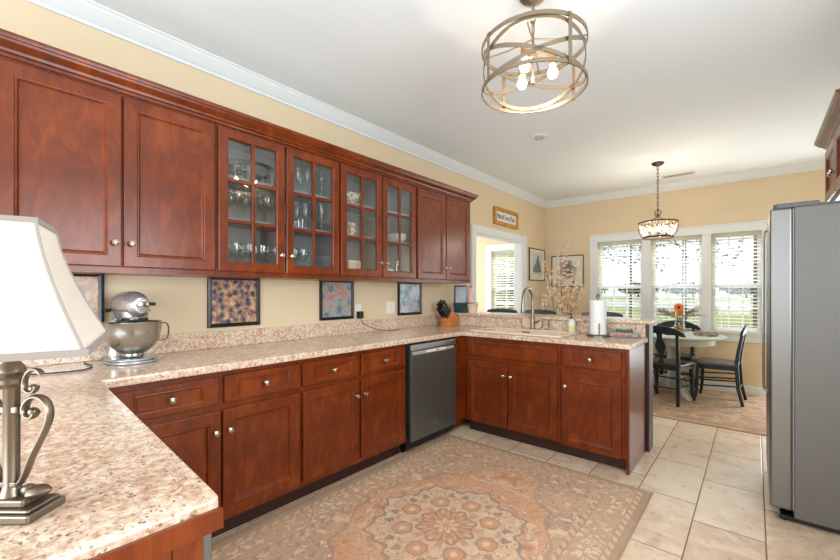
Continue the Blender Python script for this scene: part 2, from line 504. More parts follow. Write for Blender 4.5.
# mouldings
cr = [(0,2.69),(.012,2.69),(.016,2.705),(.030,2.715),(.055,2.738),(.075,2.757),(.082,2.768),(.092,2.772),(.092,ZC),(0,ZC)]
struct('trim_1', MB().sweep(cr, [(0,YN),(0,YF),(XR,YF),(XR,YN)], closed=True), WHITE, 'white crown moulding around the ceiling')
bb = [(0,0),(.016,0),(.016,.085),(.008,.10),(0,.10)]
struct('baseboard_far', MB().sweep(bb, [(0,YF),(2.86,YF)]), WHITE)
struct('trim_5', MB().holed([(2.865,0),(2.93,0),(2.93,2.10),(3.60,2.10),(3.60,0),(3.645,0),(3.645,2.17),(2.865,2.17)], [], YF-.02, YF, 'y'), WHITE, 'white casing around the added glass door')
struct('baseboard_left', MB().sweep(bb, [(0,OP1+.14),(0,YF)]), WHITE)
struct('baseboard_right', MB().sweep(bb, [(XR,4.42),(XR,3.95)]), WHITE)
struct('baseboard_back', MB().sweep(bb, [(XB,YF),(-.12,YF)]), WHITE)
# cased opening
m = MB()
for x0, x1 in ((0,.02),(-.14,-.12)):
    m.holed([(OP0-.10,0),(OP0,0),(OP0,OPZ),(OP1,OPZ),(OP1,0),(OP1+.13,0),(OP1+.13,OPZ+.10),(OP0-.10,OPZ+.10)], [], x0, x1, 'x')
m.holed([(OP0-.004,0),(OP0+.012,0),(OP0+.012,OPZ-.012),(OP1-.012,OPZ-.012),(OP1-.012,0),(OP1+.004,0),(OP1+.004,OPZ+.004),(OP0-.004,OPZ+.004)], [], -.12, 0, 'x')
struct('trim_2', m, WHITE, 'white casing around the opening to the next room', bevel=.004)
# dining window casing
m = MB(); y0, y1 = YF-.022, YF
m.box(.725,2.815,y0,y1,WZ1,2.15); m.box(.725,.835,y0,y1,WZ0,WZ1); m.box(2.765,2.815,y0,y1,WZ0,WZ1)
m.box(1.451,1.566,y0,y1,WZ0,WZ1); m.box(2.163,2.262,y0,y1,WZ0,WZ1)
m.box(.715,2.825,y0-.008,y1,2.135,2.16)
m.box(.70,2.84,YF-.055,YF,WZ0-.03,WZ0); m.box(.725,2.815,y0,y1,.645,WZ0-.03)
struct('trim_3', m, WHITE, 'white casing, sill and apron around the dining windows', bevel=.004)
m = MB(); a, b = BWIN
m.box(a-.12,b+.12,y0,y1,WZ1-.015,2.15); m.box(a-.12,a,y0,y1,WZ0,WZ1-.015); m.box(b,b+.12,y0,y1,WZ0,WZ1-.015); m.box(a-.14,b+.14,YF-.05,YF,WZ0-.03,WZ0); m.box(a-.12,b+.12,y0,y1,.65,WZ0-.03)
struct('trim_4', m, WHITE, 'white casing around the window of the next room', bevel=.004)
SLAT = plain('white_blind_slat', S(238,238,236), .45)
nt = SLAT.node_tree; tr = nt.nodes.new('ShaderNodeBsdfTranslucent'); tr.inputs[0].default_value = S(250,250,248); mxs = nt.nodes.new('ShaderNodeMixShader'); mxs.inputs[0].default_value = .75
nt.links.new(nt.nodes['Principled BSDF'].outputs[0], mxs.inputs[1]); nt.links.new(tr.outputs[0], mxs.inputs[2]); nt.links.new(mxs.outputs[0], nt.nodes['Material Output'].inputs['Surface'])
def window(n, a, b, z0=WZ0, z1=WZ1):
    zm = (z0+z1)/2 - .06; m = MB(); w = .04
    for (p, q, yy) in ((z0, zm+.02, YF+.075), (zm-.02, z1, YF+.105)):
        m.ringframe(a, b, p, q, [(0,yy),(w,yy),(w,yy+.028),(0,yy+.028)])
    o = struct('window_%d' % n, m, WHITE)
    g = MB(); c0 = o.location
    for (p, q, yy) in ((z0, zm+.02, YF+.085), (zm-.02, z1, YF+.115)):
        g.box(a+w, b-w, yy, yy+.005, p+w, q-w)
    g.build('window_pane', PANE, o, world=True)
    mu = MB()
    for (p, q, yy) in ((z0, zm+.02, YF+.08), (zm-.02, z1, YF+.11)):
        for k in (1,2):
            x = a+w+(b-a-2*w)*k/3; mu.box(x-.008, x+.008, yy, yy+.02, p+w, q-w)
        zz = (p+q)/2; mu.box(a+w, b-w, yy, yy+.02, zz-.008, zz+.008)
    mu.build('muntins', WHITE, o, world=True)
    return o
def blind(label, a, b, z0=WZ0, z1=WZ1, tilt=9, bottom=.006):
    t = thing('window_blind', label, 'blind', ((a+b)/2, YF+.035, z0))
    hw = (b-a)/2-.008; H = z1-z0
    MB().box(-hw, hw, -.028, .028, H-.055, H-.002).build('headrail', SLAT, t, bevel=.004)
    s = MB(); n = int((H-.10)/.0445); c, si = math.cos(R(tilt)), math.sin(R(tilt))
    for i in range(n):
        zc = H-.085-i*.0445
        M = Matrix.Translation((0,0,zc)) @ Matrix.Rotation(R(-tilt), 4, 'X')
        b2 = MB().box(-hw, hw, -.025, .025, -.0016, .0016).xf(M); s.add(b2.v, b2.f)
    s.build('slats', SLAT, t)
    MB().box(-hw, hw, -.025, .025, bottom, bottom+.02).build('bottom_rail', SLAT, t, bevel=.003)
    cds = MB()
    for x in (-hw*.6, hw*.6):
        for yy in (-.026, .026): cds.box(x-.0012, x+.0012, yy-.001, yy+.001, bottom+.02, H-.05)
    cds.build('ladder_cords', SLAT, t)
for i, ((a, b), w) in enumerate(zip(WINS, ('white slatted blind on the left pane of the dining window', 'white slatted blind on the middle pane of the dining window', 'white slatted blind on the right pane of the dining window, by the fridge'))):
    window(i+1, a, b); blind(w, a, b)
window(4, BWIN[0], BWIN[1], WZ0, WZ1-.015); blind('white slatted blind on the window seen through the opening to the next room', BWIN[0], BWIN[1], WZ0, WZ1-.015, 20)
def added_window(n, mk, pane):  # unseen windows, added to go with the extra area lamps
    o = struct('window_%d' % n, mk, WHITE); pane.build('window_pane', PANE, o, world=True)
added_window(5, MB().ringframe(.6,3.2,.65,2.3,[(0,YN-.11),(.06,YN-.11),(.06,YN-.07),(0,YN-.07)]), MB().box(.66,3.14,YN-.095,YN-.09,.71,2.24))  # added window behind the camera, goes with its lamp
def xframe(x, a, b, z0, z1, w=.06):
    m = MB()
    m.box(x,x+.04,a,a+w,z0,z1); m.box(x,x+.04,b-w,b,z0,z1); m.box(x,x+.04,a+w,b-w,z0,z0+w); m.box(x,x+.04,a+w,b-w,z1-w,z1)
    return m
added_window(6, xframe(XR+.075,.2,1.8,.95,2.2), MB().box(XR+.09,XR+.095,.26,1.74,1.01,2.14))  # added right wall window, out of view, for the lamp facing the cabinets
m = MB().ringframe(2.93,3.60,.02,2.10,[(0,YF+.10),(.07,YF+.10),(.07,YF+.14),(0,YF+.14)])
o = struct('added_door_1', m, WHITE); MB().box(2.995,3.535,YF+.115,YF+.12,.085,2.035).build('glass_pane', PANE, o, world=True)  # glass door added behind the fridge to light the peninsula end
added_window(7, xframe(XB-.115,4.0,6.0,.7,2.3), MB().box(XB-.10,XB-.095,4.06,5.94,.76,2.24))  # added window, out of view, for the lamp that brightens the next room

# ------------------------------------------------------------------ outdoors
LAWN = leafmat('lawn_grass', S(150,160,84), S(190,190,118), .35)
o = tag(MB().box(-150,150,YF+.5,170,-.5,-.35).build('lawn', LAWN), 'sunny green lawn outside the dining windows', 'lawn'); o['kind'] = 'structure'
o = tag(MB().box(-150,150,46,78,-.35,-.33).build('road', plain('pale_road', S(206,204,200), .8)), 'pale road crossing the lawn outside', 'road'); o['kind'] = 'structure'
BARK = leafmat('bark', S(60,50,42), S(92,78,66), 8)
LEAF = leafmat('tree_leaves', S(56,74,40), S(96,116,60), 3)
LEAF2 = leafmat('bush_leaves', S(150,172,84), S(206,216,140), 3)
def leaves(mb, c, rad, n, size):
    for _ in range(n):
        while True:
            d = Vector((random.uniform(-1,1), random.uniform(-1,1), random.uniform(-1,1)))
            if d.length < 1: break
        p = Vector(c)+Vector((d.x*rad[0], d.y*rad[1], d.z*rad[2]))
        e = Euler((random.uniform(0,6), random.uniform(0,6), random.uniform(0,6))).to_matrix()
        s = size*random.uniform(.6,1.4)
        mb.add([p+e@Vector((-s,0,0)), p+e@Vector((0,-s*.4,0)), p+e@Vector((s,0,0)), p+e@Vector((0,s*.4,.1*s))], [(0,1,2,3)])
def tree(label, x, y, h, r, crown, nl, size, seed, group=None, nb=7, leafm=None, lowest=.45):
    random.seed(seed)
    t = thing('tree', label, 'tree', (x,y,-.36), 0, group)
    w = MB(); w.tube([(0,0,0),(.03*r,0,h*.3),(-.1*r,.05,h*.6),(.05,0,h)], [r,r*.85,r*.6,r*.2], 8)
    lf = MB()
    for i in range(nb):
        a = random.uniform(0,6.28); z = h*random.uniform(lowest,.9); L = crown*random.uniform(.6,1.1)
        e = Vector((math.cos(a)*L, math.sin(a)*L, z+L*random.uniform(.05,.5)))
        mid = Vector((e.x*.5, e.y*.5, z+(e.z-z)*.35))
        w.tube([(0,0,z), mid, e], [r*.4,r*.25,r*.08], 6)
        for k in range(3):
            e2 = mid.lerp(e, random.uniform(.2,.9)); q = e2+Vector((random.uniform(-1,1),random.uniform(-1,1),random.uniform(-.4,.6)))*L*.35
            w.tube([e2, q], [r*.12,r*.04], 5)
            leaves(lf, q, (L*.3,L*.3,L*.22), nl//(nb*4), size)
        leaves(lf, e, (L*.35,L*.35,L*.25), nl//(nb*4), size)
    w.build('trunk', BARK, t, smooth=True); lf.build('foliage', leafm or LEAF, t)
tree('tall dark tree outside the left pane of the dining window', .15, 11.8, 5.2, .035, 1.7, 900, .07, 3, nb=14, lowest=.40)
tree('dark straight trunk outside the right pane of the dining window, beside the fridge', 2.78, 10.2, 7.0, .13, 1.9, 260, .08, 5, nb=6, lowest=.55)
tree('bare branched tree outside the middle pane of the dining window', .7, 17.6, 7.0, .09, 2.4, 420, .09, 9, nb=9, lowest=.35)
tree('leafy tree filling the window of the next room', -6.2, 15.2, 7.0, .16, 1.9, 4600, .12, 12, nb=13, leafm=LEAF2, lowest=.12)
tree('smaller leafy tree low behind the window of the next room', -2.75, 10.6, 3.8, .08, 1.25, 4200, .09, 13, nb=14, leafm=LEAF2, lowest=.2)
random.seed(4)
for i in range(12):
    x = -70+i*14+random.uniform(-1,1); y = 150+random.uniform(-4,4); h = random.uniform(4.0,5.2)
    t = thing('distant_tree', 'small distant tree in the row along the far edge of the lawn', 'tree', (x,y,-.36), 0, 'distant trees across the lawn')
    MB().tube([(0,0,0),(0,0,h*.6)], [.4,.25], 6).build('trunk', BARK, t)
    lf = MB(); leaves(lf, (0,0,h*.6), (6.4,3.0,h*.40), 260, 1.0); lf.build('foliage', LEAF, t)
t = thing('deck_railing', 'low dark deck railing outside the dining windows', 'railing', (1.9,8.9,-.36))
RAIL = plain('weathered_rail_wood', S(98,86,76), .7)
MB().box(-6,4,-.03,.03,.98,1.03).build('top_rail', RAIL, t); MB().box(-6,4,-.02,.02,.16,.2).build('bottom_rail', RAIL, t)
for k in range(21):
    x = -6+k*.5; MB().box(x-.03,x+.03,-.03,.03,0,.98).build('post', RAIL, t)
o = tag(MB().box(-6,7,YF+.15,9.1,-.42,-.36).build('deck', plain('deck_boards', S(150,138,124), .8)), 'grey wooden deck outside the dining windows', 'deck'); o['kind'] = 'structure'
# ------------------------------------------------------------------ cabinets (local frame: x along the front, front faces -y, z up)
DOORP = [(0,0,0),(0,0,-.016),(.004,.004,-.020),(.054,.054,-.020),(.057,.057,-.0165),(.063,.063,-.0175),(.070,.070,-.007)]
DRAWP = [(0,0,0),(0,0,-.016),(.004,.004,-.020),(.070,.026,-.020),(.073,.029,-.0165),(.078,.034,-.0175),(.083,.039,-.010)]
def knob(parent, x, z, y=-.02, r=1.0):
    M = Matrix.Rotation(R(90), 3, 'X')
    MB().lathe([(.0001,0),(.009,0),(.009,.003),(.0055,.006),(.0055,.013),(.013,.018),(.0155,.023),(.0145,.028),(.008,.031),(.0001,.0315)], (x,y,z), 14, M).build('knob', NICKEL, parent, smooth=True)
def door(t, x0, x1, z0, z1, kn=None):
    d = MB().rings(x0,x1,z0,z1,DOORP).build('door', CHERRY, t, bevel=.0012, seg=1)
    if kn: knob(d, *kn)
    return d
def glass_door(t, x0, x1, z0, z1, kn):
    m = MB(); w = .057
    m.ringframe(x0,x1,z0,z1,[(0,0),(0,-.016),(.004,-.020),(w-.006,-.020),(w,-.014),(w,-.0005)])
    d = m.build('door', CHERRY, t, bevel=.001, seg=1)
    mm = MB(); xm = (x0+x1)/2; mm.box(xm-.010,xm+.010,-.017,-.003,z0+w-.004,z1-w+.004)
    H = z1-z0-2*w
    for k in (1,2): mm.box(x0+w-.004,x1-w+.004,-.0172,-.0032,z0+w+H*k/3-.010,z0+w+H*k/3+.010)
    mm.build('muntins', CHERRY, d, bevel=.002, seg=1)
    MB().box(x0+w-.006,x1-w+.006,-.003,-.0005,z0+w-.006,z1-w+.006).build('glass_pane', CABPANE, d)
    knob(d, *kn); return d
def drawer(t, x0, x1, z0, z1, kn=True):
    d = MB().rings(x0,x1,z0,z1,DRAWP).build('drawer', CHERRY, t, bevel=.0012, seg=1)
    if kn: knob(d, (x0+x1)/2, (z0+z1)/2)
    return d
def face(t, W, z0, z1, st=.035, top=.04, bot=.03, mid=None, rail=None):
    """face frame 2 cm thick behind the doors"""
    hol = []
    if mid is None: hol = [rect(st,W-st,z0+bot,z1-top)]
    m = MB().holed(rect(0,W,z0,z1), hol, 0, .02, 'y')
    return m.build('face_frame', CHERRY, t)
UB, UT, UD = 1.371, 2.262, .325
def upper(label, y0, y1, doors, glass=False, x=UD, rz=90, depth=.305, z0=UB, z1=UT, group=None):
    W = y1-y0; t = thing('glass_wall_cabinet' if glass else 'wall_cabinet', label, 'cabinet', (x, y0 if rz == 90 else y1, z0), rz)
    H = z1-z0
    if glass:
        face(t, W, 0, H, top=.045)
        m = MB(); a, b = .021, depth+.02
        m.box(0,.015,a,b,0,H); m.box(W-.015,W,a,b,0,H); m.box(.015,W-.015,a,b,.012,.027); m.box(.015,W-.015,a,b,H-.018,H); m.box(.015,W-.015,b-.008,b,.027,H-.018)
        m.build('body', CHERRY_IN, t)
        for z in (.345, .60): MB().box(.016,W-.016,.05,b-.01,z,z+.016).build('shelf', CHERRY_IN, t)
        MB().box(0,W,.021,b,-.0005,.011).build('bottom_panel', CHERRY, t)
    else:
        face(t, W, 0, H, mid=1)
        MB().box(0,W,.0205,depth+.02,0,H).build('body', CHERRY, t)
    for (a, b, kx) in doors:
        kz = .115
        if glass: glass_door(t, a, b, .03, H-.022, (kx, .03+kz))
        else: door(t, a, b, .03, H-.022, (kx, .03+kz) if kx else None)
    return t
upper('far-left red-brown wall cabinet above the lamp, its edge leaving the photo', -.36, .096, [(.03,.436,.062)])
upper('red-brown wall cabinet with two solid doors behind the table lamp', .098, .979, [(.012,.435,.405),(.443,.870,.473)])
upper('left of the two glass-door wall cabinets, stemmed glasses inside', .981, 1.862, [(.008,.428,.398),(.442,.873,.472)], True)
upper('right of the two glass-door wall cabinets, white dishes inside', 1.864, 2.745, [(.011,.436,.406),(.446,.865,.476)], True)
upper('rightmost wall cabinet with two solid doors beside the pass-through opening', 2.747, 3.655, [(.011,.438,.410),(.451,.872,.480)])
# crown of the wall cabinets
crown = [(0,2.255),(.010,2.255),(.012,2.268),(.022,2.272),(.026,2.283),(.034,2.288),(.052,2.304),(.056,2.314),(.062,2.316),(.067,2.330),(.067,2.336),(0,2.336)]
tag(MB().sweep(crown, [(UD+.0005,-.36),(UD+.0005,3.6555),(.002,3.6555)]).build('cabinet_crown', CHERRY, smooth=True, ang=25),
    'long red-brown crown moulding along the top of the wall cabinets', 'moulding')

FX = .61   # face of the base cabinets
def base(label, W, loc, rz, doors, drawers, depth=.585, name='base_cabinet', ztop=.874, kick=True):
    t = thing(name, label, 'cabinet', loc, rz)
    MB().box(0,W,.0205,depth,.10,ztop).build('body', CHERRY, t)
    MB().box(0,W,0,.02,.10,ztop).build('face_frame', CHERRY, t)
    if kick: MB().box(0,W,.06,.08,0,.10).build('toe_kick', TOEKICK, t)
    for a, b, kx, z0, z1 in doors: door(t, a, b, z0, z1, (kx, z1-.105))
    for a, b, kn in drawers: drawer(t, a, b, .708, .848, kn)
    return t
base('corner base cabinet partly hidden by the near counter, first of the row', .935, (FX,.412,0), 90, [(.03,.470,.440,.133,.676),(.478,.925,.510,.133,.676)], [(.03,.459,True),(.487,.927,True)])
base('middle base cabinet of the row, left of the dishwasher', .942, (FX,1.348,0), 90, [(.012,.457,.428,.133,.676),(.473,.925,.505,.133,.676)], [(.012,.457,True),(.475,.925,True)])
# corner filler between the dishwasher and the sink cabinet
FY = 3.065
tag(MB().box(.02,FX-.001,2.952,3.60,.10,.874).box(.02,FX-.06,2.952,3.60,0,.10).box(FX-.001,.668,FY+.001,FY+.02,.10,.874).build('corner_filler_panel', CHERRY), 'narrow wood filler panel in the corner between dishwasher and sink cabinet', 'panel')
t = base('sink base cabinet with a long false drawer front and two doors', .87, (.67,FY,0), 0, [(.012,.420,.390,.115,.665),(.428,.850,.458,.115,.665)], [(.012,.850,False)], depth=.50)
for c in list(t.children):
    if c.name.startswith('body'): bpy.data.objects.remove(c)
MB().box(0,.87,.0205,.50,.10,.62).box(0,.012,.0205,.50,.62,.874).box(.858,.87,.0205,.50,.62,.874).build('body', CHERRY, t)
base('narrow base cabinet with one drawer and one door at the end of the peninsula', .472, (1.542,FY,0), 0, [(.014,.440,.046,.095,.660)], [(.018,.440,True)], depth=.50)
t = thing('end_panel', 'red-brown wood panel closing the end of the peninsula', 'panel', (2.0145,FY,0))
MB().box(0,.020,-.003,.5235,0,.874).build('panel', CHERRY, t, bevel=.002)
MB().box(.001,.019,-.022,-.0035,0,.874).build('corner_post', CHERRY, t, bevel=.003)
# the half wall carrying the raised ledge
struct('wall_peninsula', MB().box(.0,2.0335,3.605,3.735,0,1.02), WALL)
tag(MB().box(2.034,2.058,3.5895,3.745,0,1.02).build('post_trim_board', TOEKICK, bevel=.003), 'dark wood board capping the end of the peninsula half wall', 'panel')
# near leg
near = thing('peninsula_cabinet', 'dark wood cabinet under the near counter with the lamp', 'cabinet', (0,0,0))
MB().prism([(.62,-.25),(1.935,-.25),(1.935,.27),(.62,.355)], .10, .874).build('body', CHERRY, near)
MB().prism([(.56,-.19),(1.93,-.19),(1.93,.22),(.56,.30)], 0, .099).build('toe_kick', TOEKICK, near)
ep = MB().box(1.936,1.952,-.26,.285,.0,.874); ep.build('end_panel', CHERRY, near)
MB().box(1.953,1.962,.235,.284,.02,.87).box(1.953,1.962,-.26,-.20,.02,.87).box(1.953,1.962,-.20,.235,.79,.87).build('end_frame', CHERRY, near, bevel=.003)
MB().box(1.55,1.93,.2935,.312,.11,.862).build('front_panel', DARKSTEEL, near, bevel=.004, label='dark steel front edge peeking past the corner of the cabinet')

# ------------------------------------------------------------------ countertop, ledge, sink
ct = thing('countertop', 'speckled cream and brown granite countertop running round the kitchen', 'countertop', (0,0,.876))
SK = (.725,1.495,3.135,3.535)
m = MB().holed([(.003,-.27),(1.967,-.27),(1.967,.31),(.645,.394),(.645,3.03),(2.052,3.03),(2.052,3.580),(2.030,3.6035),(.003,3.6035)], [rect(*SK)], 0, .038)
m.build('slab', GRANITE, ct, bevel=.009, seg=3)
MB().box(.002,.024,-.27,3.6035,.0385,.145).box(.0245,2.0325,3.582,3.6035,.0385,.143).build('backsplash', GRANITE, ct, bevel=.003)
MB().box(1.968,1.976,-.27,.312,-.018,.018).build('edge_strip', CHERRY, ct)
tag(MB().prism([(.003,3.555),(2.10,3.555),(2.10,3.93),(.003,3.93)], 1.0205, 1.052).build('bar_ledge', GRANITE, bevel=.010, seg=3), 'raised granite bar ledge behind the sink', 'ledge')
SINKM = plain('cream_composite_sink', S(240,218,192), .3)
sk = thing('kitchen_sink', 'cream drop-in sink set into the granite peninsula', 'sink', (1.11,3.335,.914))
m = MB(); X0, X1, Y0, Y1 = -.42, .42, -.245, .225
m.holed(rect(X0,X1,Y0,Y1), [rect(-.365,.365,-.175,.135)], .0005, .016); m.build('rim', SINKM, sk, bevel=.006, seg=3)
m = MB()
a = [(-.370,.370,-.180,.140)]
m.box(-.372,-.365,-.182,.142,-.20,.0); m.box(.365,.372,-.182,.142,-.20,.0); m.box(-.365,.365,-.182,-.175,-.20,.0); m.box(-.365,.365,.135,.142,-.20,.0); m.box(-.372,.372,-.182,.142,-.208,-.20)
m.build('bowl', SINKM, sk)
MB().lathe([(.0001,0),(.045,0),(.045,.004),(.03,.002),(.0001,.002)], (0,-.02,-.1999), 18).build('drain', CHROME, sk)
m = MB().box(-.08,-.01,.122,.1345,-.038,-.006); [m.box(-.076+k*.014,-.068+k*.014,.118,.122,-.036,-.008) for k in range(5)]
m.build('overflow_grille', DARKSTEEL, sk, label='dark grille at the back of the basin')
FAUCET = plain('brushed_faucet_steel', S(150,144,136), .34, .9)
fa = thing('kitchen_faucet', 'tall brushed gooseneck faucet arching over the sink', 'faucet', (1.10,3.535,.9305))
pts = [(0,0,.0),(0,0,.12),(0,0,.25)]+[(0,-.10+.10*math.cos(R(a)),.28+.10*math.sin(R(a))) for a in range(0,181,20)]+[(0,-.203,.25)]
MB().tube(pts, [.0155]*3+[.0145]*10+[.0155], 14).build('spout', FAUCET, fa, smooth=True)
MB().tube([(0,-.203,.25),(0,-.205,.20),(0,-.206,.165),(0,-.206,.155)], [.0165,.018,.021,.019], 14).build('spray_head', FAUCET, fa, smooth=True)
MB().lathe([(.027,0),(.027,.006),(.019,.012),(.017,.05),(.019,.08),(.014,.10)], (0,0,0), 16).build('base', FAUCET, fa, smooth=True)
MB().tube([(.015,0,.06),(.045,0,.065),(.075,-.02,.085)], [.010,.008,.006], 8).build('handle', FAUCET, fa, smooth=True)
so = thing('soap_dispenser', 'small brushed soap dispenser spout on the sink rim right of the faucet', 'soap dispenser', (1.26,3.53,.9305))
MB().lathe([(.016,0),(.016,.005),(.010,.01),(.009,.06),(.011,.065)], (0,0,0), 12).build('base', NICKEL, so, smooth=True)
MB().tube([(0,0,.06),(0,0,.085),(-.015,-.025,.095),(-.025,-.045,.09)], [.007,.007,.006,.005], 8).build('nozzle', NICKEL, so, smooth=True)

# ------------------------------------------------------------------ dishwasher
dw = thing('dishwasher', 'dark stainless dishwasher between the base cabinets', 'dishwasher', (FX,2.297,0), 90)
W = .650
MB().box(.004,W-.004,.004,.56,.03,.868).build('body', BLACK, dw)
m = MB().box(.034,W-.006,-.028,.002,.092,.772)
m.build('door_panel', DARKSTEEL, dw, bevel=.003)
m = MB().prism([(-.030,.812),(-.006,.806),(.002,.806),(.002,.856),(-.022,.856)], .034, W-.006, 'x'); m.build('top_band', STEEL, dw, bevel=.003)
MB().box(.034,W-.006,-.008,.002,.7725,.8055).build('handle_recess', plain('grey_recess', S(96,98,98), .4, .6), dw)
MB().box(.06,.62,-.020,-.0085,.775,.802).build('control_strip', plain('light_grey_control_strip', S(186,188,188), .4, .3), dw, bevel=.002)
MB().box(.23,.50,-.0225,-.0205,.777,.800).build('control_display', plain('white_control_display', S(226,228,228), .3), dw)
MB().box(.36,.40,-.0238,-.0228,.786,.793).build('display_badge', BLACK, dw)
m = MB(); [m.box(.05+k*.018,.062+k*.018,-.0295,-.0285,.822,.832) for k in range(4)]
m.xf(Matrix.Translation((0,.0025,0))).build('brand_mark', BLACK, dw)
MB().ringframe(.32,.40,.165,.195,[(0,-.0281),(0,-.0295),(.006,-.0295),(.006,-.0281)]).build('badge', CHROME, dw)
MB().box(.01,W-.01,.05,.07,.0,.088).build('toe_panel', BLACK, dw)

# ------------------------------------------------------------------ refrigerator and the cabinet over it
FRSTEEL = steel('fridge_door_steel', S(132,131,129), .36)
fr = thing('refrigerator', 'large grey stainless refrigerator at the right edge', 'refrigerator', (2.865,2.98,0))
MB().box(0,.76,0,.91,.035,1.745).build('body', GREYBODY, fr, bevel=.006)
for a, b in ((.0,.452),(.458,.91)):
    d = MB().box(-.10,-.005,a,b,.07,1.745).build('door', FRSTEEL, fr, bevel=.012, seg=3)
    y = .43 if a == 0 else .48
    MB().tube([(-.10,y,.64),(-.118,y,.65),(-.121,y,.70),(-.121,y,1.62),(-.118,y,1.67),(-.10,y,1.68)], .007, 10).build('handle', STEEL, d, smooth=True)
MB().box(-.0048,-.0005,.006,.904,.075,1.738).build('door_gasket', plain('grey_gasket', S(150,150,150), .6), fr)
HINGE = plain('grey_hinge_plastic', S(92,94,95), .5)
for y in (.01,.84): MB().prism([(-.085,y+.015),(-.07,y),(.0995,y),(.0995,y+.06),(-.07,y+.06),(-.085,y+.045)], 1.7455, 1.772).build('hinge_cover', HINGE, fr, bevel=.004)
MB().box(.10,.755,.01,.90,1.746,1.758).build('top_panel', plain('dark_grey_metal', S(84,86,88), .5), fr)
MB().box(-.055,.70,.02,.89,.012,.034).build('base_grille', BLACK, fr)
for x, y in ((-.04,.05),(-.04,.86),(.66,.05),(.66,.86)):
    MB().lathe([(.012,0),(.020,.002),(.020,.012),(.010,.012)], (x,y,0), 12).build('foot', BLACK, fr)
t = upper('red-brown cabinet high on the right wall over the refrigerator', 2.98, 3.90, [(.012,.455,.425),(.463,.908,.495)], False, 3.09, -90, .53, 1.86, 2.262)
tag(MB().sweep(crown, [(3.649,3.9005),(3.0895,3.9005),(3.0895,2.9795)]).build('cabinet_crown', CHERRY, smooth=True, ang=25), 'short crown moulding on the cabinet over the refrigerator', 'moulding')
# ------------------------------------------------------------------ rugs
KX0, KX1, KY0, KY1 = .60, 2.21, .605, 2.865
tag(MB().box(KX0,KX1,KY0,KY1,.0005,.009).build('rug', rug_kitchen(), bevel=.003), 'faded salmon medallion rug on the kitchen floor', 'rug')
tag(MB().box(.70,3.2,4.66,6.36,.0005,.008).build('rug', rug_dining(), bevel=.003), 'worn beige and red rug under the dining table', 'rug')

# ------------------------------------------------------------------ pictures on the walls
FRAME = plain('black_picture_frame', S(24,28,28), .35)
MATB = plain('cream_mat_board', S(232,222,204), .8)
GREYF = plain('dark_grey_picture_frame', S(74,68,62), .4)
def picture(name, label, loc, rz, w, h, fw, fm, am, d=.018, extra=None, group=None):
    """frame hangs with its back on the wall; local -y faces the room"""
    t = thing(name, label, 'picture', loc, rz, group)
    MB().ringframe(-w/2, w/2, 0, h, [(0,-.001),(0,-d),(fw*.6,-d-.003),(fw,-d+.004),(fw,-.001)]).build('frame', fm, t)
    MB().box(-w/2+fw*.8, w/2-fw*.8, -.008, -.002, fw*.8, h-fw*.8).build('print', am, t)
    if extra: extra(t)
    return t
DK = S(40,48,60)
A1 = art('painting_brown', 1, [(.30,S(54,62,82)),(.44,S(96,104,116)),(.52,S(150,110,86)),(.62,S(196,160,120)),(.74,S(160,70,56))], 9, 11)
A2 = art('painting_warm', 2, [(.34,S(38,46,66)),(.46,S(84,92,108)),(.53,S(150,120,110)),(.60,S(190,140,104)),(.68,S(214,190,164)),(.77,S(160,52,50))], 19, 22)
A3 = art('painting_teal', 3, [(.30,S(72,84,92)),(.46,S(116,134,142)),(.58,S(160,166,164)),(.68,S(196,120,100)),(.78,S(150,160,160))], 10, 12)
A4 = art('painting_blue', 6, [(.30,S(36,58,80)),(.44,S(92,122,140)),(.55,S(160,172,176)),(.66,S(206,204,200)),(.76,S(176,108,92))], 8, 9)
for (lab, yc, a, w) in (('square framed painting on the wall behind the table lamp', .352, A1, .355), ('square framed painting in warm browns to the right of the stand mixer', 1.236, A2, .352), ('framed grey-teal painting beside the plugged-in charger', 2.097, A3, .350), ('framed blue-grey painting near the knife block, right of the light switch', 3.02, A4, .355)):
    picture('framed_painting', lab, (0,yc,1.046), 90, w, .338, .024, FRAME, a)
INK = leafmat('grey_ink_wash', S(120,128,130), S(176,178,174), 14)
INKD = leafmat('dark_ink_wash', S(88,96,100), S(140,146,146), 18)
def horse(t):
    MB().box(-.19,.19,-.010,-.0085,.09,.45).build('inner_print', plain('pale_blue_paper', S(206,210,206), .8), t)
    MB().prism([(-.15,.13),(-.14,.22),(-.06,.28),(-.01,.37),(.03,.42),(.05,.36),(.10,.29),(.13,.21),(.16,.15),(.06,.13)], -.0125, -.0105, 'y').build('drawing', INKD, t)
def portrait(t):
    MB().prism([(.135*math.cos(a)*(1+.06*math.sin(3*a)), .285+.155*math.sin(a)) for a in [k*2*math.pi/24 for k in range(24)]], -.0105, -.0085, 'y').build('drawing', INK, t)
    MB().prism([(-.06,.17),(-.05,.30),(.02,.38),(.07,.33),(.075,.2),(.03,.14)], -.0125, -.0108, 'y').build('drawing_detail', INKD, t)
    MB().box(.085,.115,-.0105,-.0085,.06,.095).build('seal_stamp', plain('dark_ink', S(60,60,62), .8), t)
picture('framed_drawing', 'framed grey sketch on cream paper beside the pass-through opening', (0,6.12,1.462), 90, .60, .515, .014, GREYF, MATB, extra=horse)
picture('framed_drawing', 'framed grey oval portrait drawing left of the dining window', (.372,YF,1.362), 0, .52, .512, .014, GREYF, MATB, extra=portrait)
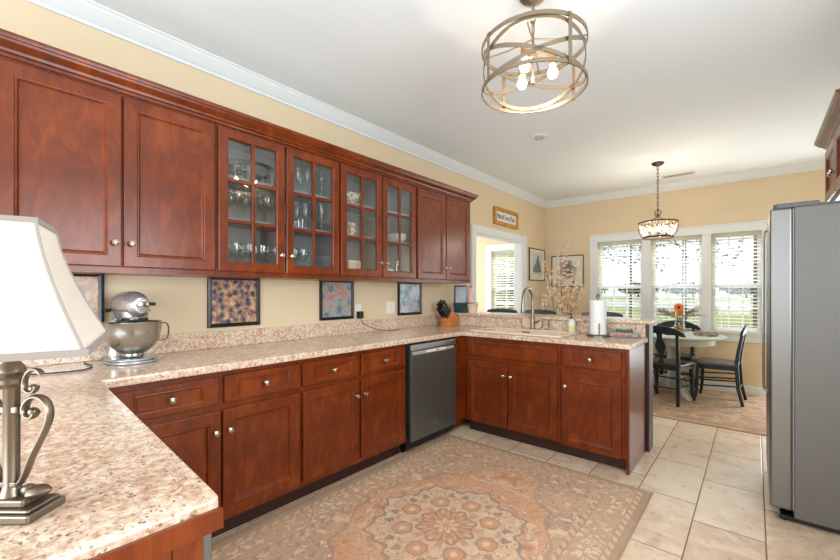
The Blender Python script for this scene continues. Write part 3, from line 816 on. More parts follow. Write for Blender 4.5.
# sign over the opening
GOLD = leafmat('gilt_frame', S(176,116,48), S(216,160,84), 30)
sg = thing('wall_sign', 'small gilt framed word sign above the opening', 'sign', (0,5.06,2.205), 90)
MB().ringframe(-.345,.345,0,.235,[(0,-.001),(0,-.035),(.03,-.045),(.052,-.02),(.052,-.001)]).build('frame', GOLD, sg)
MB().box(-.31,.31,-.016,-.002,.035,.20).build('panel', plain('white_sign_panel', S(236,234,226), .7), sg)
def lettering(text, size, mat, parent, loc, rot=(90,0,0), depth=.001, name='lettering', sx=1.0):
    c = bpy.data.curves.new(name, 'FONT'); c.body = text; c.size = size; c.align_x = 'CENTER'; c.align_y = 'CENTER'; c.extrude = depth; c.offset = .0012
    o = bpy.data.objects.new('tmp', c); COL.objects.link(o)
    bpy.context.view_layer.update()
    me = bpy.data.meshes.new_from_object(o.evaluated_get(bpy.context.evaluated_depsgraph_get()))
    bpy.data.objects.remove(o); bpy.data.curves.remove(c)
    r = bpy.data.objects.new(name, me); COL.objects.link(r); me.materials.clear(); me.materials.append(mat); r.parent = parent
    me.transform(Matrix.Translation(loc) @ Euler([R(a) for a in rot]).to_matrix().to_4x4() @ Matrix.Diagonal((sx,1,1,1)))
    return r
lettering('Mardi Gras Pass', .104, plain('grey_blue_letters', S(104,112,124), .8), sg, (0,-.0175,.118), sx=.74)

# ------------------------------------------------------------------ outlet, charger, switch
PLATE = plain('white_wall_plate', S(236,232,224), .4)
t = thing('wall_outlet', 'white outlet plate on the wall by the grey-teal painting', 'outlet', (0,2.335,1.055), 90)
MB().box(-.036,.036,-.006,-.0005,0,.116).build('plate', PLATE, t, bevel=.002)
MB().box(-.017,.017,-.009,-.0062,.066,.098).build('socket', PLATE, t, bevel=.002)
t = thing('phone_charger', 'black plug-in charger with its cord at the wall outlet', 'charger', (0,2.335,1.045), 90)
MB().box(-.026,.026,-.048,-.0068,0,.062).build('plug', BLACK, t, bevel=.005)
MB().tube([(0,-.03,0),(.01,-.045,-.03),(.05,-.05,-.06),(.11,-.045,-.085),(.20,-.05,-.115),(.34,-.10,-.1275),(.44,-.09,-.1275)], .0025, 6).build('cord', BLACK, t)
t = thing('light_switch', 'white double light switch plate left of the blue-grey painting', 'switch', (0,2.745,1.07), 90)
MB().box(-.058,.058,-.006,-.0005,0,.118).build('plate', PLATE, t, bevel=.002)
for x in (-.025,.025): MB().box(x-.016,x+.016,-.010,-.0062,.026,.092).build('rocker', PLATE, t, bevel=.002)

# ------------------------------------------------------------------ stand mixer (nose towards the room, +x)
MX = plain('silver_mixer_enamel', S(190,192,194), .26, .75)
mx = thing('stand_mixer', 'silver stand mixer with steel bowl on the counter beside the lamp', 'mixer', (.185,.602,.9145), 6)
def outline(hx0, hx1, hy, n=28, tail=.6):
    out = []
    for k in range(n):
        a = 2*math.pi*k/n; c, s_ = math.cos(a), math.sin(a)
        out.append(((hx1 if c > 0 else hx0)*abs(c)**.8*(1 if c > 0 else -1), hy*abs(s_)**.8*(1 if s_ > 0 else -1)*(1 if c > -.2 else tail+.4*(1+c))))
    return out
m = MB()
m.prism(outline(.15,.15,.112), .0, .014); m.prism(outline(.145,.145,.107), .014, .026)
m.build('base', MX, mx, bevel=.006, seg=3, smooth=True)
m = MB(); m.tube([(-.115,0,.024),(-.118,0,.10),(-.105,0,.19),(-.075,0,.235)], [.062,.050,.046,.050], 16, flat=(.75,1.0), up=(1,0,0)); m.build('column', MX, mx, smooth=True)
# head along x
Mh = Matrix.Rotation(R(90), 3, 'Y')
hp = [(.0001,-.155),(.030,-.152),(.050,-.138),(.062,-.105),(.069,-.05),(.071,.01),(.070,.06),(.064,.10),(.052,.132),(.038,.150),(.0001,.154)]
m = MB(); m.lathe(hp, (.0,0,.298), 24, Mh); m.v = [(x,y*.86,(.298+(z-.298)*(1.0 if z > .298 else 1.12))) for x,y,z in m.v]
hd = m.build('head', MX, mx, smooth=True)
MB().lathe([(.0001,0),(.026,0),(.026,.010),(.021,.013),(.0001,.013)], (.150,0,.300), 18, Mh).build('attachment_hub', CHROME, hd, smooth=True)
MB().tube([(-.085,-.056,.268),(-.085,-.082,.266)], .010, 10).build('speed_knob', BLACK, hd, smooth=True)
MB().tube([(.128,.045,.302),(.138,.068,.302)], .009, 10).build('hub_knob', BLACK, hd, smooth=True)
m = MB(); m.lathe([(.0655,-.150),(.0725,-.06),(.0735,.01),(.072,.065),(.066,.105),(.0635,.105),(.069,.06),(.071,.01),(.07,-.06)], (0,0,0), 24, Mh)
m.v = [(x,y*.90,.268+z*.12) for x,y,z in m.v]; m.build('trim_band', CHROME, hd, smooth=True)
MB().lathe([(.020,.170),(.022,.198),(.052,.203),(.059,.215),(.060,.268)], (.062,0,0), 24).build('beater_shaft', CHROME, hd, smooth=True)
bp = [(.0001,.030),(.045,.030),(.048,.034),(.046,.046),(.060,.052),(.095,.078),(.119,.115),(.130,.160),(.133,.205),(.136,.208),(.134,.211),(.130,.208),(.127,.16),(.115,.115),(.092,.083),(.055,.058),(.0001,.056)]
bp = [(r*.94 if r > .07 else r, z) for r, z in bp]
bw = MB().lathe(bp, (.045,0,0), 32).build('bowl', steel('polished_bowl_steel', S(186,184,180), .22), mx, smooth=True, ang=60)
MB().tube(soft([(.045,.119,.190),(.045,.150,.198),(.045,.168,.184),(.045,.170,.130),(.045,.156,.098),(.045,.104,.104)]), .006, 10, flat=(.6,1.5)).build('bowl_handle', CHROME, bw, smooth=True)

# ------------------------------------------------------------------ table lamp on the near counter
LP = plain('cream_lampshade_linen', S(238,228,216), .8, Transmission_Weight=0.0)
nt = LP.node_tree; tr = nt.nodes.new('ShaderNodeBsdfTranslucent'); tr.inputs[0].default_value = S(240,232,224); mxs = nt.nodes.new('ShaderNodeMixShader'); mxs.inputs[0].default_value = .35
nt.links.new(nt.nodes['Principled BSDF'].outputs[0], mxs.inputs[1]); nt.links.new(tr.outputs[0], mxs.inputs[2]); nt.links.new(mxs.outputs[0], nt.nodes['Material Output'].inputs['Surface'])
TRIM = plain('grey_lampshade_trim', S(150,142,136), .7)
lamp = thing('table_lamp', 'pewter scroll table lamp with cream bell shade on the near counter', 'lamp', (1.768,.0625,.9145), 40)
SROT = Matrix.Rotation(R(34.1), 4, 'Z')   # the shade sits turned on its harp
Zb, Zt, BX, BY, TX, TY = .2715, .4795, .113, .169, .042, .073
def shade_ring(f):
    k = f**1.0; g = (1-f)**1.45          # bell curve
    return (TX+(BX-TX)*g, TY+(BY-TY)*g, Zb+(Zt-Zb)*f)
m = MB(); lv = [shade_ring(i/10) for i in range(11)]
for th in (0, -.002):
    vs = []; fs = []
    for hx, hy, z in lv: vs += [(-hx-th,-hy-th,z),(hx+th,-hy-th,z),(hx+th,hy+th,z),(-hx-th,hy+th,z)]
    for i in range(10):
        for k in range(4):
            l = (k+1)%4; fs.append((i*4+k,i*4+l,i*4+4+l,i*4+4+k))
    m.add(vs, fs)
sh = m.xf(SROT).build('lamp_shade', LP, lamp)
for sx in (-1,1):
    for sy in (-1,1): MB().tube([(sx*(hx+.0005),sy*(hy+.0005),z) for hx,hy,z in lv], .0022, 6).xf(SROT).build('shade_piping', TRIM, sh, smooth=True)
m = MB()
for f0, w_, hgt in ((0,.003,.010),(1,.003,.008)):
    hx, hy, z = shade_ring(f0); zz = z if f0 == 0 else z-hgt
    for (x0,x1,y0_,y1_) in ((-hx-w_,hx+w_,-hy-w_,-hy),(-hx-w_,hx+w_,hy,hy+w_),(-hx-w_,-hx,-hy,hy),(hx,hx+w_,-hy,hy)): m.box(x0,x1,y0_,y1_,zz,zz+hgt)
m.xf(SROT).build('shade_trim', TRIM, sh)
m = MB(); m.box(-.060,.060,-.034,.034,0,.014); m.box(-.055,.055,-.029,.029,.014,.020); m.box(-.040,.040,-.022,.022,.020,.032)
m.build('base', PEWTER, lamp, bevel=.004)
m = MB()
for sx in (-1,1):
    m.ball((sx*.028,0,.040),(.010,.010,.009))
    m.lathe([(.0001,0),(.006,.004),(.011,.014),(.010,.026),(.004,.038),(.0001,.042)], (sx*.024,0,.034), 12, Matrix.Rotation(R(sx*82), 3, 'Y'), 1.5)
m.build('base_leaves', PEWTER, lamp, smooth=True)
MB().lathe([(.016,.032),(.012,.044),(.0105,.05),(.0105,.205),(.013,.21),(.018,.215),(.019,.222),(.014,.228),(.018,.234),(.016,.242),(.010,.25),(.006,.26),(.006,.33)], (0,0,0), 20).build('column', PEWTER, lamp, smooth=True)
def scroll(pts, r0=.0052):
    pts = soft(pts)
    return MB().tube(pts, [r0]*len(pts), 10, flat=(1.5,.7), up=(0,1,0))
for sx in (-1,1):
    P = [(.014,.050),(.022,.062),(.032,.090),(.046,.118),(.058,.142),(.064,.162),(.060,.182),(.048,.193),(.034,.192),(.024,.182),(.021,.170),(.026,.160),(.036,.158),(.041,.166)]
    s_ = scroll([(sx*a,0,b) for a,b in P]).build('scroll_arm', PEWTER, lamp, smooth=True)
    MB().ball((sx*.036,0,.167), .0078, 10, 8).build('scroll_bead', PEWTER, s_, smooth=True)
    P = [(.050,.228),(.046,.236),(.036,.238),(.026,.230),(.021,.218),(.022,.204),(.032,.198),(.040,.202),(.041,.210)]
    s_ = scroll([(sx*a,0,b) for a,b in P], .0036).build('upper_scroll', PEWTER, lamp, smooth=True)
    MB().ball((sx*.036,0,.206), .007, 10, 8).build('scroll_bead', PEWTER, s_, smooth=True)
MB().box(-.016,.016,-.008,.008,.166,.177).box(-.015,.015,-.009,.009,.046,.055).build('collar', PEWTER, lamp, bevel=.002)
MB().lathe([(.012,.33),(.014,.335),(.014,.37)], (0,0,0), 12).build('socket', PEWTER, lamp)
MB().lathe([(.012,.371),(.014,.38),(.028,.405),(.030,.42),(.022,.44),(.0001,.45)], (0,0,0), 14).build('bulb', plain('white_bulb', S(240,236,226), .4), lamp, smooth=True)
MB().tube([(0,-.02,.34),(0,.02,.40),(0,.03,.46),(0,.0,.480)], .002, 6).tube([(-.05,0,.480),(.05,0,.480)], .002, 6).build('harp', PEWTER, lamp)
cw = [(1.722,.022),(1.66,-.03),(1.55,-.10),(1.2,-.17),(.7,-.16),(.30,-.05),(.26,.15),(.33,.30),(.34,.40),(.24,.445),(.12,.43),(.05,.44)]
ca, sa_ = math.cos(R(40)), math.sin(R(40))
pts = [((x-1.768)*ca+(y-.0625)*sa_, -(x-1.768)*sa_+(y-.0625)*ca, .004) for x,y in cw]
pts = soft(pts)
MB().tube(pts, .0035, 6).build('cord', BLACK, lamp)

# ------------------------------------------------------------------ knife block
kb = thing('knife_block', 'orange wood knife block full of black-handled knives in the counter corner', 'knife block', (.20,3.44,.9145), 0)
KW = wood('honey_wood', S(176,96,44), S(204,122,60), S(222,146,80), .4, .2)
# side profile in (along wall, up); leans back towards -y
MB().prism([(-.075,0),(.095,0),(.105,.05),(.075,.105),(-.01,.165),(-.085,.075)], -.052, .052, 'x').build('block', KW, kb, bevel=.004)
random.seed(2)
dirv = Vector((0,-.70,.71)).normalized(); nrm = Vector((0,.71,.70))
for i in range(3):
    for j in range(3):
        b0 = Vector((-.036+.036*i, -.082+.075*(.18+.3*j), .078+.090*(.18+.3*j))); L = .105+.022*j+random.uniform(0,.03)
        k = thing('kitchen_knife', 'black-handled kitchen knife standing in the knife block', 'knife', tuple(Vector(kb.location)+b0), 0, 'knives in the knife block')
        h = MB().bar(dirv*.012, dirv*(.012+L), .016, .024, nrm); h.build('handle', BLACK, k, bevel=.004)
        MB().bar(dirv*.0005, dirv*.0115, .014, .020, nrm).bar(dirv*(L+.0125), dirv*(L+.016), .013, .020, nrm).build('bolster', CHROME, k)

# ------------------------------------------------------------------ things at the sink
t = thing('paper_towel_holder', 'paper towel roll on an upright metal holder beside the sink', 'paper towel', (1.715,3.43,.9145))
MB().lathe([(.0001,0),(.088,0),(.088,.010),(.080,.016),(.0001,.016)], (0,0,0), 28).build('base', PEWTER, t, smooth=True)
MB().tube([(0,0,.015),(0,0,.318)], .006, 10).build('rod', PEWTER, t); MB().lathe([(.006,.31),(.016,.316),(.016,.332),(.010,.345),(.0001,.346)], (0,0,0), 14).build('finial', PEWTER, t, smooth=True)
TOW = leafmat('white_paper_towel', S(230,230,228), S(240,240,238), 60)
MB().lathe([(.020,.018),(.063,.018),(.0645,.02),(.0645,.293),(.063,.296),(.020,.296)], (0,0,0), 28).build('towel_roll', TOW, t, smooth=True)
MB().tube([(.03,-.068,.012),(.03,-.070,.11)], .004, 8).build('tension_arm', PEWTER, t)
t = thing('soap_bottle', 'small clear soap bottle with pale green liquid and dark pump behind the sink', 'soap bottle', (1.463,3.535,.9305))
MB().lathe([(.0001,0),(.030,0),(.034,.004),(.034,.085),(.026,.100),(.014,.106),(.014,.112)], (0,0,0), 18).build('bottle', plain('pale_clear_bottle', S(222,222,200), .2), t, smooth=True)
MB().lathe([(.0342,.010),(.0346,.010),(.0346,.050),(.0342,.050)], (0,0,0), 18).build('liquid', plain('pale_green_soap', S(208,210,140), .2), t, smooth=True)
MB().lathe([(.015,.1125),(.015,.126),(.005,.128),(.005,.150),(.010,.151),(.010,.158)], (0,0,0), 12).tube([(0,0,.154),(-.012,-.03,.152)], .005, 8).build('pump', BRONZE, t, smooth=True)
t = thing('cutting_board', 'small tan rounded board leaning on the splash behind the faucet', 'cutting board', (1.08,3.572,.9305))
o_ = [(.10*math.copysign(abs(math.cos(a))**.45, math.cos(a)), .062+.060*math.copysign(abs(math.sin(a))**.6, math.sin(a))) for a in [k*2*math.pi/32 for k in range(32)]]
MB().prism(o_, -.012, -.002, 'y').build('board', plain('tan_board', S(226,192,158), .5), t)
MB().tube([(a*1.03, -.007, .062+(b-.062)*1.0) for a,b in o_], .004, 6, closed=True).build('edge_band', plain('dark_board_edge', S(110,94,80), .5), t)
t = thing('sponge_tray', 'low grey tray with red stripes and green leaves beside the paper towel', 'tray', (1.895,3.50,.9145), 4)
MB().box(-.105,.105,-.045,.045,0,.040).build('tray', plain('grey_translucent_tray', S(150,146,144), .25), t, bevel=.012, seg=3)
m = MB(); [m.box(-.07+k*.05,-.035+k*.05,-.0465,-.0452,.012,.024) for k in range(3)]; m.build('red_stripe', plain('red_print', S(206,60,76), .5), t)
m = MB(); random.seed(6); leaves(m, (-.01,0,.050), (.075,.03,.008), 40, .018); m.build('green_leaves', leafmat('herb_leaves', S(70,90,52), S(120,140,80)), t)
# things on the bar ledge by the wall
t = thing('photo_frame', 'small silver photo frame leaning on the ledge by the opening', 'picture', (.115,3.78,1.0525), 12)
MB().ringframe(-.082,.082,0,.305,[(0,.010),(0,-.010),(.020,-.012),(.020,.008)]).build('frame', plain('silver_frame', S(128,130,132), .35, .7), t)
MB().box(-.064,.064,-.004,.006,.018,.287).build('photo', art('pale_blue_photo', 8, [(.3,S(150,172,196)),(.5,S(196,210,222)),(.7,S(226,228,228))], 5, 4), t)
MB().bar((0,.011,.16),(0,.07,.002),.03,.004).build('easel_back', BLACK, t)
t = thing('pink_bottle', 'slender pink bottle on the ledge right of the silver photo frame', 'bottle', (.235,3.80,1.0525))
MB().lathe([(.0001,0),(.030,0),(.033,.01),(.033,.17),(.030,.205),(.018,.235),(.015,.27)], (0,0,0), 16).build('bottle', plain('pink_glass', S(236,180,184), .25), t, smooth=True)
MB().lathe([(.017,.2705),(.017,.30),(.0001,.302)], (0,0,0), 12).build('cap', plain('rose_cap', S(206,120,132), .4), t, smooth=True)
t = thing('storage_basket', 'small dark teal basket on the bar ledge', 'basket', (.205,3.655,1.0525), 3)
m = MB(); m.add([(-.055,-.04,0),(.055,-.04,0),(.055,.04,0),(-.055,.04,0),(-.075,-.055,.105),(.075,-.055,.105),(.075,.055,.105),(-.075,.055,.105),(-.068,-.048,.105),(.068,-.048,.105),(.068,.048,.105),(-.068,.048,.105),(-.05,-.034,.01),(.05,-.034,.01),(.05,.034,.01),(-.05,.034,.01)],
 [(3,2,1,0)]+[(i,(i+1)%4,4+(i+1)%4,4+i) for i in range(4)]+[(4+i,4+(i+1)%4,8+(i+1)%4,8+i) for i in range(4)]+[(8+i,8+(i+1)%4,12+(i+1)%4,12+i) for i in range(4)]+[(12,13,14,15)])
m.build('basket', plain('dark_teal_ceramic', S(46,72,76), .4), t)
t = thing('serving_pail', 'small cream pail with dark handle next to the teal basket on the ledge', 'pail', (.355,3.66,1.0525))
m = MB().lathe([(.0001,0),(.045,0),(.062,.095),(.065,.098),(.060,.098),(.043,.006),(.0001,.006)], (0,0,0), 20); m.build('pail', plain('cream_enamel', S(226,206,178), .5), t, smooth=True)
MB().tube([(.064,0,.09),(.075,-.01,.115),(.03,-.04,.106),(-.03,-.045,.105),(-.072,-.01,.112),(-.064,0,.09)], .0035, 6).build('handle', BRONZE, t, smooth=True)
# ------------------------------------------------------------------ dining furniture
def chair(name, label, loc, rz, mat, sh=.455, top=.90, group=None, cat='chair', seatm=None, wide=1.0, droop=.085):
    """faces local +y"""
    t = thing(name, label, cat, loc, rz, group)
    k = sh/.455
    seat = [(-.20,-.20),(.20,-.20),(.225,.14),(.20,.19),(.10,.215),(-.10,.215),(-.20,.19),(-.225,.14)]
    MB().prism(seat, sh-.028, sh).build('seat', seatm or mat, t, bevel=.010, seg=3)
    MB().prism([(a*.90,b*.90) for a,b in seat], sh-.075, sh-.0285).build('apron', mat, t)
    for sx in (-1,1):
        MB().tube([(sx*.185,.165,sh-.04),(sx*.188,.172,sh*.6),(sx*.192,.178,sh*.25),(sx*.198,.196,0)], [.028,.025,.021,.020], 4).build('leg', mat, t, bevel=.003)
        MB().tube([(sx*.190,-.245,0),(sx*.178,-.205,sh*.4),(sx*.172,-.188,sh),(sx*.175,-.205,sh+.14),(sx*.180,-.245,top-.075)], [.021,.025,.027,.023,.020], 4).build('leg', mat, t, bevel=.003)
        for z in (.46,.66): MB().tube([(sx*.190,.17,sh*z-.03),(sx*.182,-.20,sh*z)], .009, 8).build('stretcher', mat, t, smooth=True)
    MB().tube([(-.185,.172,sh*.5),(.185,.172,sh*.5)], .009, 8).build('stretcher', mat, t, smooth=True)
    MB().tube([(-.18,-.21,sh*.40),(.18,-.21,sh*.40)], .009, 8).build('stretcher', mat, t, smooth=True)
    n = 26; vs = []; fs = []
    for i in range(n+1):
        x = (-.265+.53*i/n)*wide; u = abs(x)/.265/wide
        zt = top-droop*u**2.2; zb = top-.088-.035*u**2+.012*math.cos(u*9)*(1-u)
        if u > .86: s_ = (u-.86)/.14; mid = (zt+zb)/2; q = math.sqrt(max(0,1-s_*s_))*.97+.03; zt = mid+(zt-mid)*q; zb = mid+(zb-mid)*q
        yb = -.262+.030*(u**2)
        for yy, zz in ((yb-.013,zb),(yb+.011,zb),(yb+.005,zt),(yb-.018,zt)): vs.append((x,yy,zz))
    for i in range(n):
        for q in range(4): fs.append((i*4+q,i*4+(q+1)%4,i*4+4+(q+1)%4,i*4+4+q))
    fs += [(0,1,2,3),(n*4+3,n*4+2,n*4+1,n*4)]
    MB().add(vs, fs).build('top_rail', mat, t, bevel=.003)
    vs = []; fs = []; n = 14; z0, z1 = sh-.002, top-.075
    for i in range(n+1):
        f = i/n; z = z0+(z1-z0)*f; w = .023+.033*math.exp(-((f-.54)/.19)**2)+.012*math.exp(-((f-.02)/.06)**2)+.014*math.exp(-((f-1)/.08)**2)-.012*math.exp(-((f-.16)/.08)**2)
        y = -.188-.064*f**1.5
        vs += [(-w,y-.008,z),(w,y-.008,z),(w,y+.008,z),(-w,y+.008,z)]
    for i in range(n):
        for q in range(4): fs.append((i*4+q,i*4+(q+1)%4,i*4+4+(q+1)%4,i*4+4+q))
    fs += [(0,1,2,3),(n*4+3,n*4+2,n*4+1,n*4)]
    MB().add(vs, fs).build('splat', mat, t, bevel=.002)
    return t
SEAT = plain('glossy_black_seat', S(52,58,60), .30, 0, Coat_Weight=.5)
TBX, TBY = 1.93, 5.78
chair('dining_chair', 'black dining chair with its back to the kitchen, nearest to the counter end', (1.92,5.443,.011), -12, BLACKP, seatm=SEAT, top=.885)
chair('dining_chair', 'black dining chair in side view at the right of the table', (2.365,5.84,.011), 87, BLACKP, seatm=SEAT)
chair('dining_chair', 'black dining chair behind the table with its back to the window', (1.90,6.125,.011), 181, BLACKP, seatm=SEAT, top=.88)
t = thing('dining_table', 'pale grey-green round pedestal dining table by the windows', 'table', (TBX,TBY,.010))
PT = plain('pale_grey_green_paint', S(196,202,192), .4)
MB().lathe([(.0001,.720),(.50,.720),(.525,.728),(.53,.738),(.527,.746),(.515,.750),(.0001,.750)], (0,0,0), 48).build('tabletop', PT, t, smooth=True)
MB().lathe([(.42,.645),(.42,.7195),(.40,.7195),(.40,.645)], (0,0,0), 40).build('apron', PT, t, smooth=True)
MB().lathe([(.0001,.10),(.075,.10),(.09,.13),(.085,.20),(.06,.25),(.066,.33),(.075,.42),(.06,.52),(.06,.58),(.09,.62),(.12,.6445),(.0001,.6445)], (0,0,0), 24).build('pedestal', PT, t, smooth=True)
for k in range(3):
    a = R(-55+120*k); c, s_ = math.cos(a), math.sin(a)
    MB().tube([(c*r_,s_*r_,z) for r_, z in ((.05,.20),(.12,.18),(.20,.12),(.27,.055),(.32,.035),(.35,.030))], [.05,.048,.042,.034,.030,.028], 8).build('foot', PT, t, smooth=True)
random.seed(11)
# bar stools: only the top rails rise over the ledge
for (x, lab) in ((.36,'grey-green bar stool behind the ledge, left of the faucet'), (.83,'grey-green bar stool behind the ledge, directly behind the faucet'), (1.50,'grey-green bar stool behind the ledge, behind the paper towel roll')):
    chair('bar_stool', lab, (x,4.06,.001), 180, STOOLP, sh=.66, top=1.078, cat='stool', wide=.80, droop=.022)
# flowers on the table
fv = thing('flower_vase', 'glass vase of orange and grey dried flowers on the dining table', 'vase', (1.985,5.83,.7610))
MB().lathe([(.0001,0),(.050,0),(.058,.01),(.064,.07),(.060,.12),(.050,.16),(.058,.185),(.055,.185),(.046,.16),(.056,.12),(.060,.07),(.054,.014),(.0001,.012)], (0,0,0), 22).build('vase', fres_glass('clear_vase_glass', (.86,.9,.86,1), .06), fv, smooth=True)
ORA = plain('orange_petals', S(228,122,52), .6); GRL = leafmat('grey_dried_grass', S(128,120,118), S(182,170,164), 30); GRN = leafmat('stem_green', S(74,88,52), S(120,128,84))
def daisy(mb, c, nrm, r, n=12, w=.3):
    c = Vector(c); q = Vector(nrm).normalized(); a = q.orthogonal().normalized(); b = q.cross(a)
    for ring, sc_ in ((0,1.0),(1,.7)):
        for k in range(n):
            th = 2*math.pi*(k+.5*ring)/n; d = a*math.cos(th)+b*math.sin(th); s_ = q.cross(d); rr = r*sc_
            off = q*(.004+.006*ring)
            mb.add([c+off, c+off+d*rr*.55+s_*rr*w*.75+q*.006, c+off+d*rr+q*(.001+ring*.008), c+off+d*rr*.55-s_*rr*w*.75+q*.006], [(0,1,2,3)])
m = MB(); daisy(m, (0,-.05,.325), (.3,-.9,.35), .066); daisy(m, (.02,-.045,.262), (-.2,-.9,.3), .042); daisy(m, (-.05,-.04,.25), (-.6,-.7,.3), .035)
m.build('orange_blooms', ORA, fv); MB().ball((.004,-.065,.330),(.016,.014,.016)).build('bloom_centre', plain('dark_bloom_centre', S(92,46,24), .8), fv, smooth=True)
m = MB(); daisy(m, (.02,-.056,.09), (.3,-.9,.2), .03); daisy(m, (-.025,-.055,.075), (-.3,-.9,.1), .024); daisy(m, (.0,-.058,.045), (0,-1,.1), .022); m.build('small_blooms', plain('amber_petals', S(206,140,60), .6), fv)
m = MB()
for k in range(7): a = k*.9; m.tube([(.012*math.cos(a),.012*math.sin(a),.016),(.02*math.cos(a+1),.02*math.sin(a+1),.16),(.03*math.cos(a),-.02+.02*math.sin(a),.28)], .003, 5)
m.build('stems', GRN, fv)
m = MB()
for k in range(26):
    sx = -1 if k % 2 else 1; e = random.uniform(.15,.9); L = random.uniform(.14,.26)
    d = Vector((sx*math.cos(e), random.uniform(-.35,.25), math.sin(e))).normalized(); p0 = Vector((sx*.015,0,.19))
    m.tube([p0, p0+d*L*.5+Vector((0,0,.015)), p0+d*L], [.002,.0018,.001], 4)
    for q in range(14):
        f = .35+.65*q/14; p = p0+d*L*f+Vector((0,0,.015*(1-abs(2*f-1)))); v = (d+Vector((random.uniform(-1,1),random.uniform(-1,1),random.uniform(-1,1)))*.8).normalized()*.028; s_ = v.orthogonal().normalized()*.005
        m.add([p-s_, p+s_, p+v+s_*.3, p+v-s_*.3], [(0,1,2,3)])
m.build('dried_grasses', GRL, fv)
t = thing('woven_wreath', 'flat grey-brown woven wreath lying on the right side of the table', 'wreath', (2.26,5.76,.7645))
m = MB()
for k in range(9):
    r_ = .085+.010*(k % 4); ph = k*.7
    m.tube([(r_*(1+.10*math.sin(3*a+ph))*math.cos(a), r_*(1+.10*math.sin(3*a+ph))*math.sin(a), .013+.008*math.sin(5*a+ph)) for a in [q*2*math.pi/30 for q in range(30)]], .0045, 5, closed=True)
m.build('twigs', leafmat('grey_brown_twigs', S(120,104,92), S(176,160,146), 30), t, smooth=True)
m = MB(); random.seed(3)
for k in range(60):
    a = random.uniform(0,6.28); leaves(m, (.10*math.cos(a),.10*math.sin(a),.022), (.02,.02,.006), 1, .022)
m.build('dried_leaves', leafmat('dusty_leaves', S(134,126,116), S(186,176,164)), t)
# tall blossom branches standing on the floor in the corner
bv = thing('branch_vase', 'tall vase of blossoming branches standing in the corner by the drawings', 'vase', (.60,5.56,.0005))
MB().lathe([(.0001,0),(.09,0),(.10,.02),(.115,.2),(.10,.42),(.06,.58),(.055,.64),(.065,.66),(.058,.66),(.048,.63),(.05,.58),(.0001,.56)], (0,0,0), 24).build('vase', plain('dark_pottery', S(70,58,50), .4), bv, smooth=True)
random.seed(21); w = MB(); cream = MB(); orange = MB()
for k in range(15):
    a = k*2.4; sp = random.uniform(.10,.38); top = random.uniform(1.15,1.92) - sp*.55
    e = Vector((math.cos(a)*sp, math.sin(a)*sp*.8, top)); p0 = Vector((math.cos(a)*.02,math.sin(a)*.02,.57)); md = p0.lerp(e,.5)+Vector((random.uniform(-.04,.04),random.uniform(-.04,.04),.06))
    if k == 0: e = Vector((.0,0,1.86)); md = Vector((.012,0,1.3))
    P = [p0, p0.lerp(md,.5)+Vector((0,0,.02)), md, md.lerp(e,.5), e]
    w.tube(P, [.009 if k == 0 else .004]*2+[.006 if k == 0 else .003, .003, .0015], 6)
    for q in range(17):
        f = random.uniform(.30,1); i = min(3,int(f*4)); p = P[i].lerp(P[i+1], f*4-i)
        tip = p+Vector((random.uniform(-1,1),random.uniform(-1,1),random.uniform(-.2,1)))*random.uniform(.05,.16)
        w.tube([p, p.lerp(tip,.5)+Vector((0,0,.01)), tip], [.002,.0016,.001], 4)
        for b in range(3):
            c = p.lerp(tip, random.uniform(.4,1))
            if random.random() < .07: daisy(orange, c, (random.uniform(-1,1),-1,.3), .026, 6, .5)
            else: daisy(cream, c, (random.uniform(-1,1),-1,random.uniform(-.4,.8)), .014, 5, .6)
w.build('branches', leafmat('twig_bark', S(104,80,58), S(140,112,82)), bv); cream.build('cream_blossoms', plain('cream_petals', S(246,234,212), .7), bv); orange.build('orange_blossoms', plain('apricot_petals', S(228,164,92), .7), bv)

# ------------------------------------------------------------------ ceiling lights
def chain(mb, p, q, r=.012, wire=.0028):
    p, q = Vector(p), Vector(q); L = (q-p).length; n = max(2, int(L/(r*2.6)))
    for i in range(n):
        c = p.lerp(q, (i+.5)/n); h = L/n*.66
        mb.tube([(c.x+(r*.62*math.cos(a) if i % 2 else 0), c.y+(0 if i % 2 else r*.62*math.cos(a)), c.z+h*math.sin(a)) for a in [k*2*math.pi/14 for k in range(14)]], wire, 5, closed=True)
def bandring(mb, r, z, h, th, n=56, tilt=0, az=0):
    vs = []; fs = []
    for k in range(n):
        a = 2*math.pi*k/n; dz = tilt*math.cos(a-az)
        for rr, zz in ((r,-h/2),(r+th,-h/2),(r+th,h/2),(r,h/2)): vs.append((rr*math.cos(a), rr*math.sin(a), z+dz+zz))
    for k in range(n):
        l = (k+1) % n
        for q in range(4): fs.append((k*4+q,k*4+(q+1)%4,l*4+(q+1)%4,l*4+q))
    return mb.add(vs, fs)
def bulb_light(parent, loc, power, r=.02, col=(1,.85,.68)):
    l = bpy.data.lights.new('bulb_light', 'POINT'); l.energy = power; l.shadow_soft_size = r; l.color = col
    o = bpy.data.objects.new('bulb_light', l); COL.objects.link(o); o.parent = parent; o.location = loc
PX, PY = 1.844, 1.896
t = thing('pendant_light', 'large open drum chandelier of crossing metal bands hanging over the kitchen rug', 'pendant light', (PX,PY,2.297))
DH, DR = .230, .252
for z in (.009, DH-.009): bandring(MB(), DR, z, .018, .006).build('ring', CHAMP, t, smooth=True)
for az, k in ((R(60),1),(R(-60),1),(R(180),1)): bandring(MB(), DR-.008, DH/2, .020, .005, tilt=DH/2-.020, az=az).build('crossing_band', CHAMP, t, smooth=True)
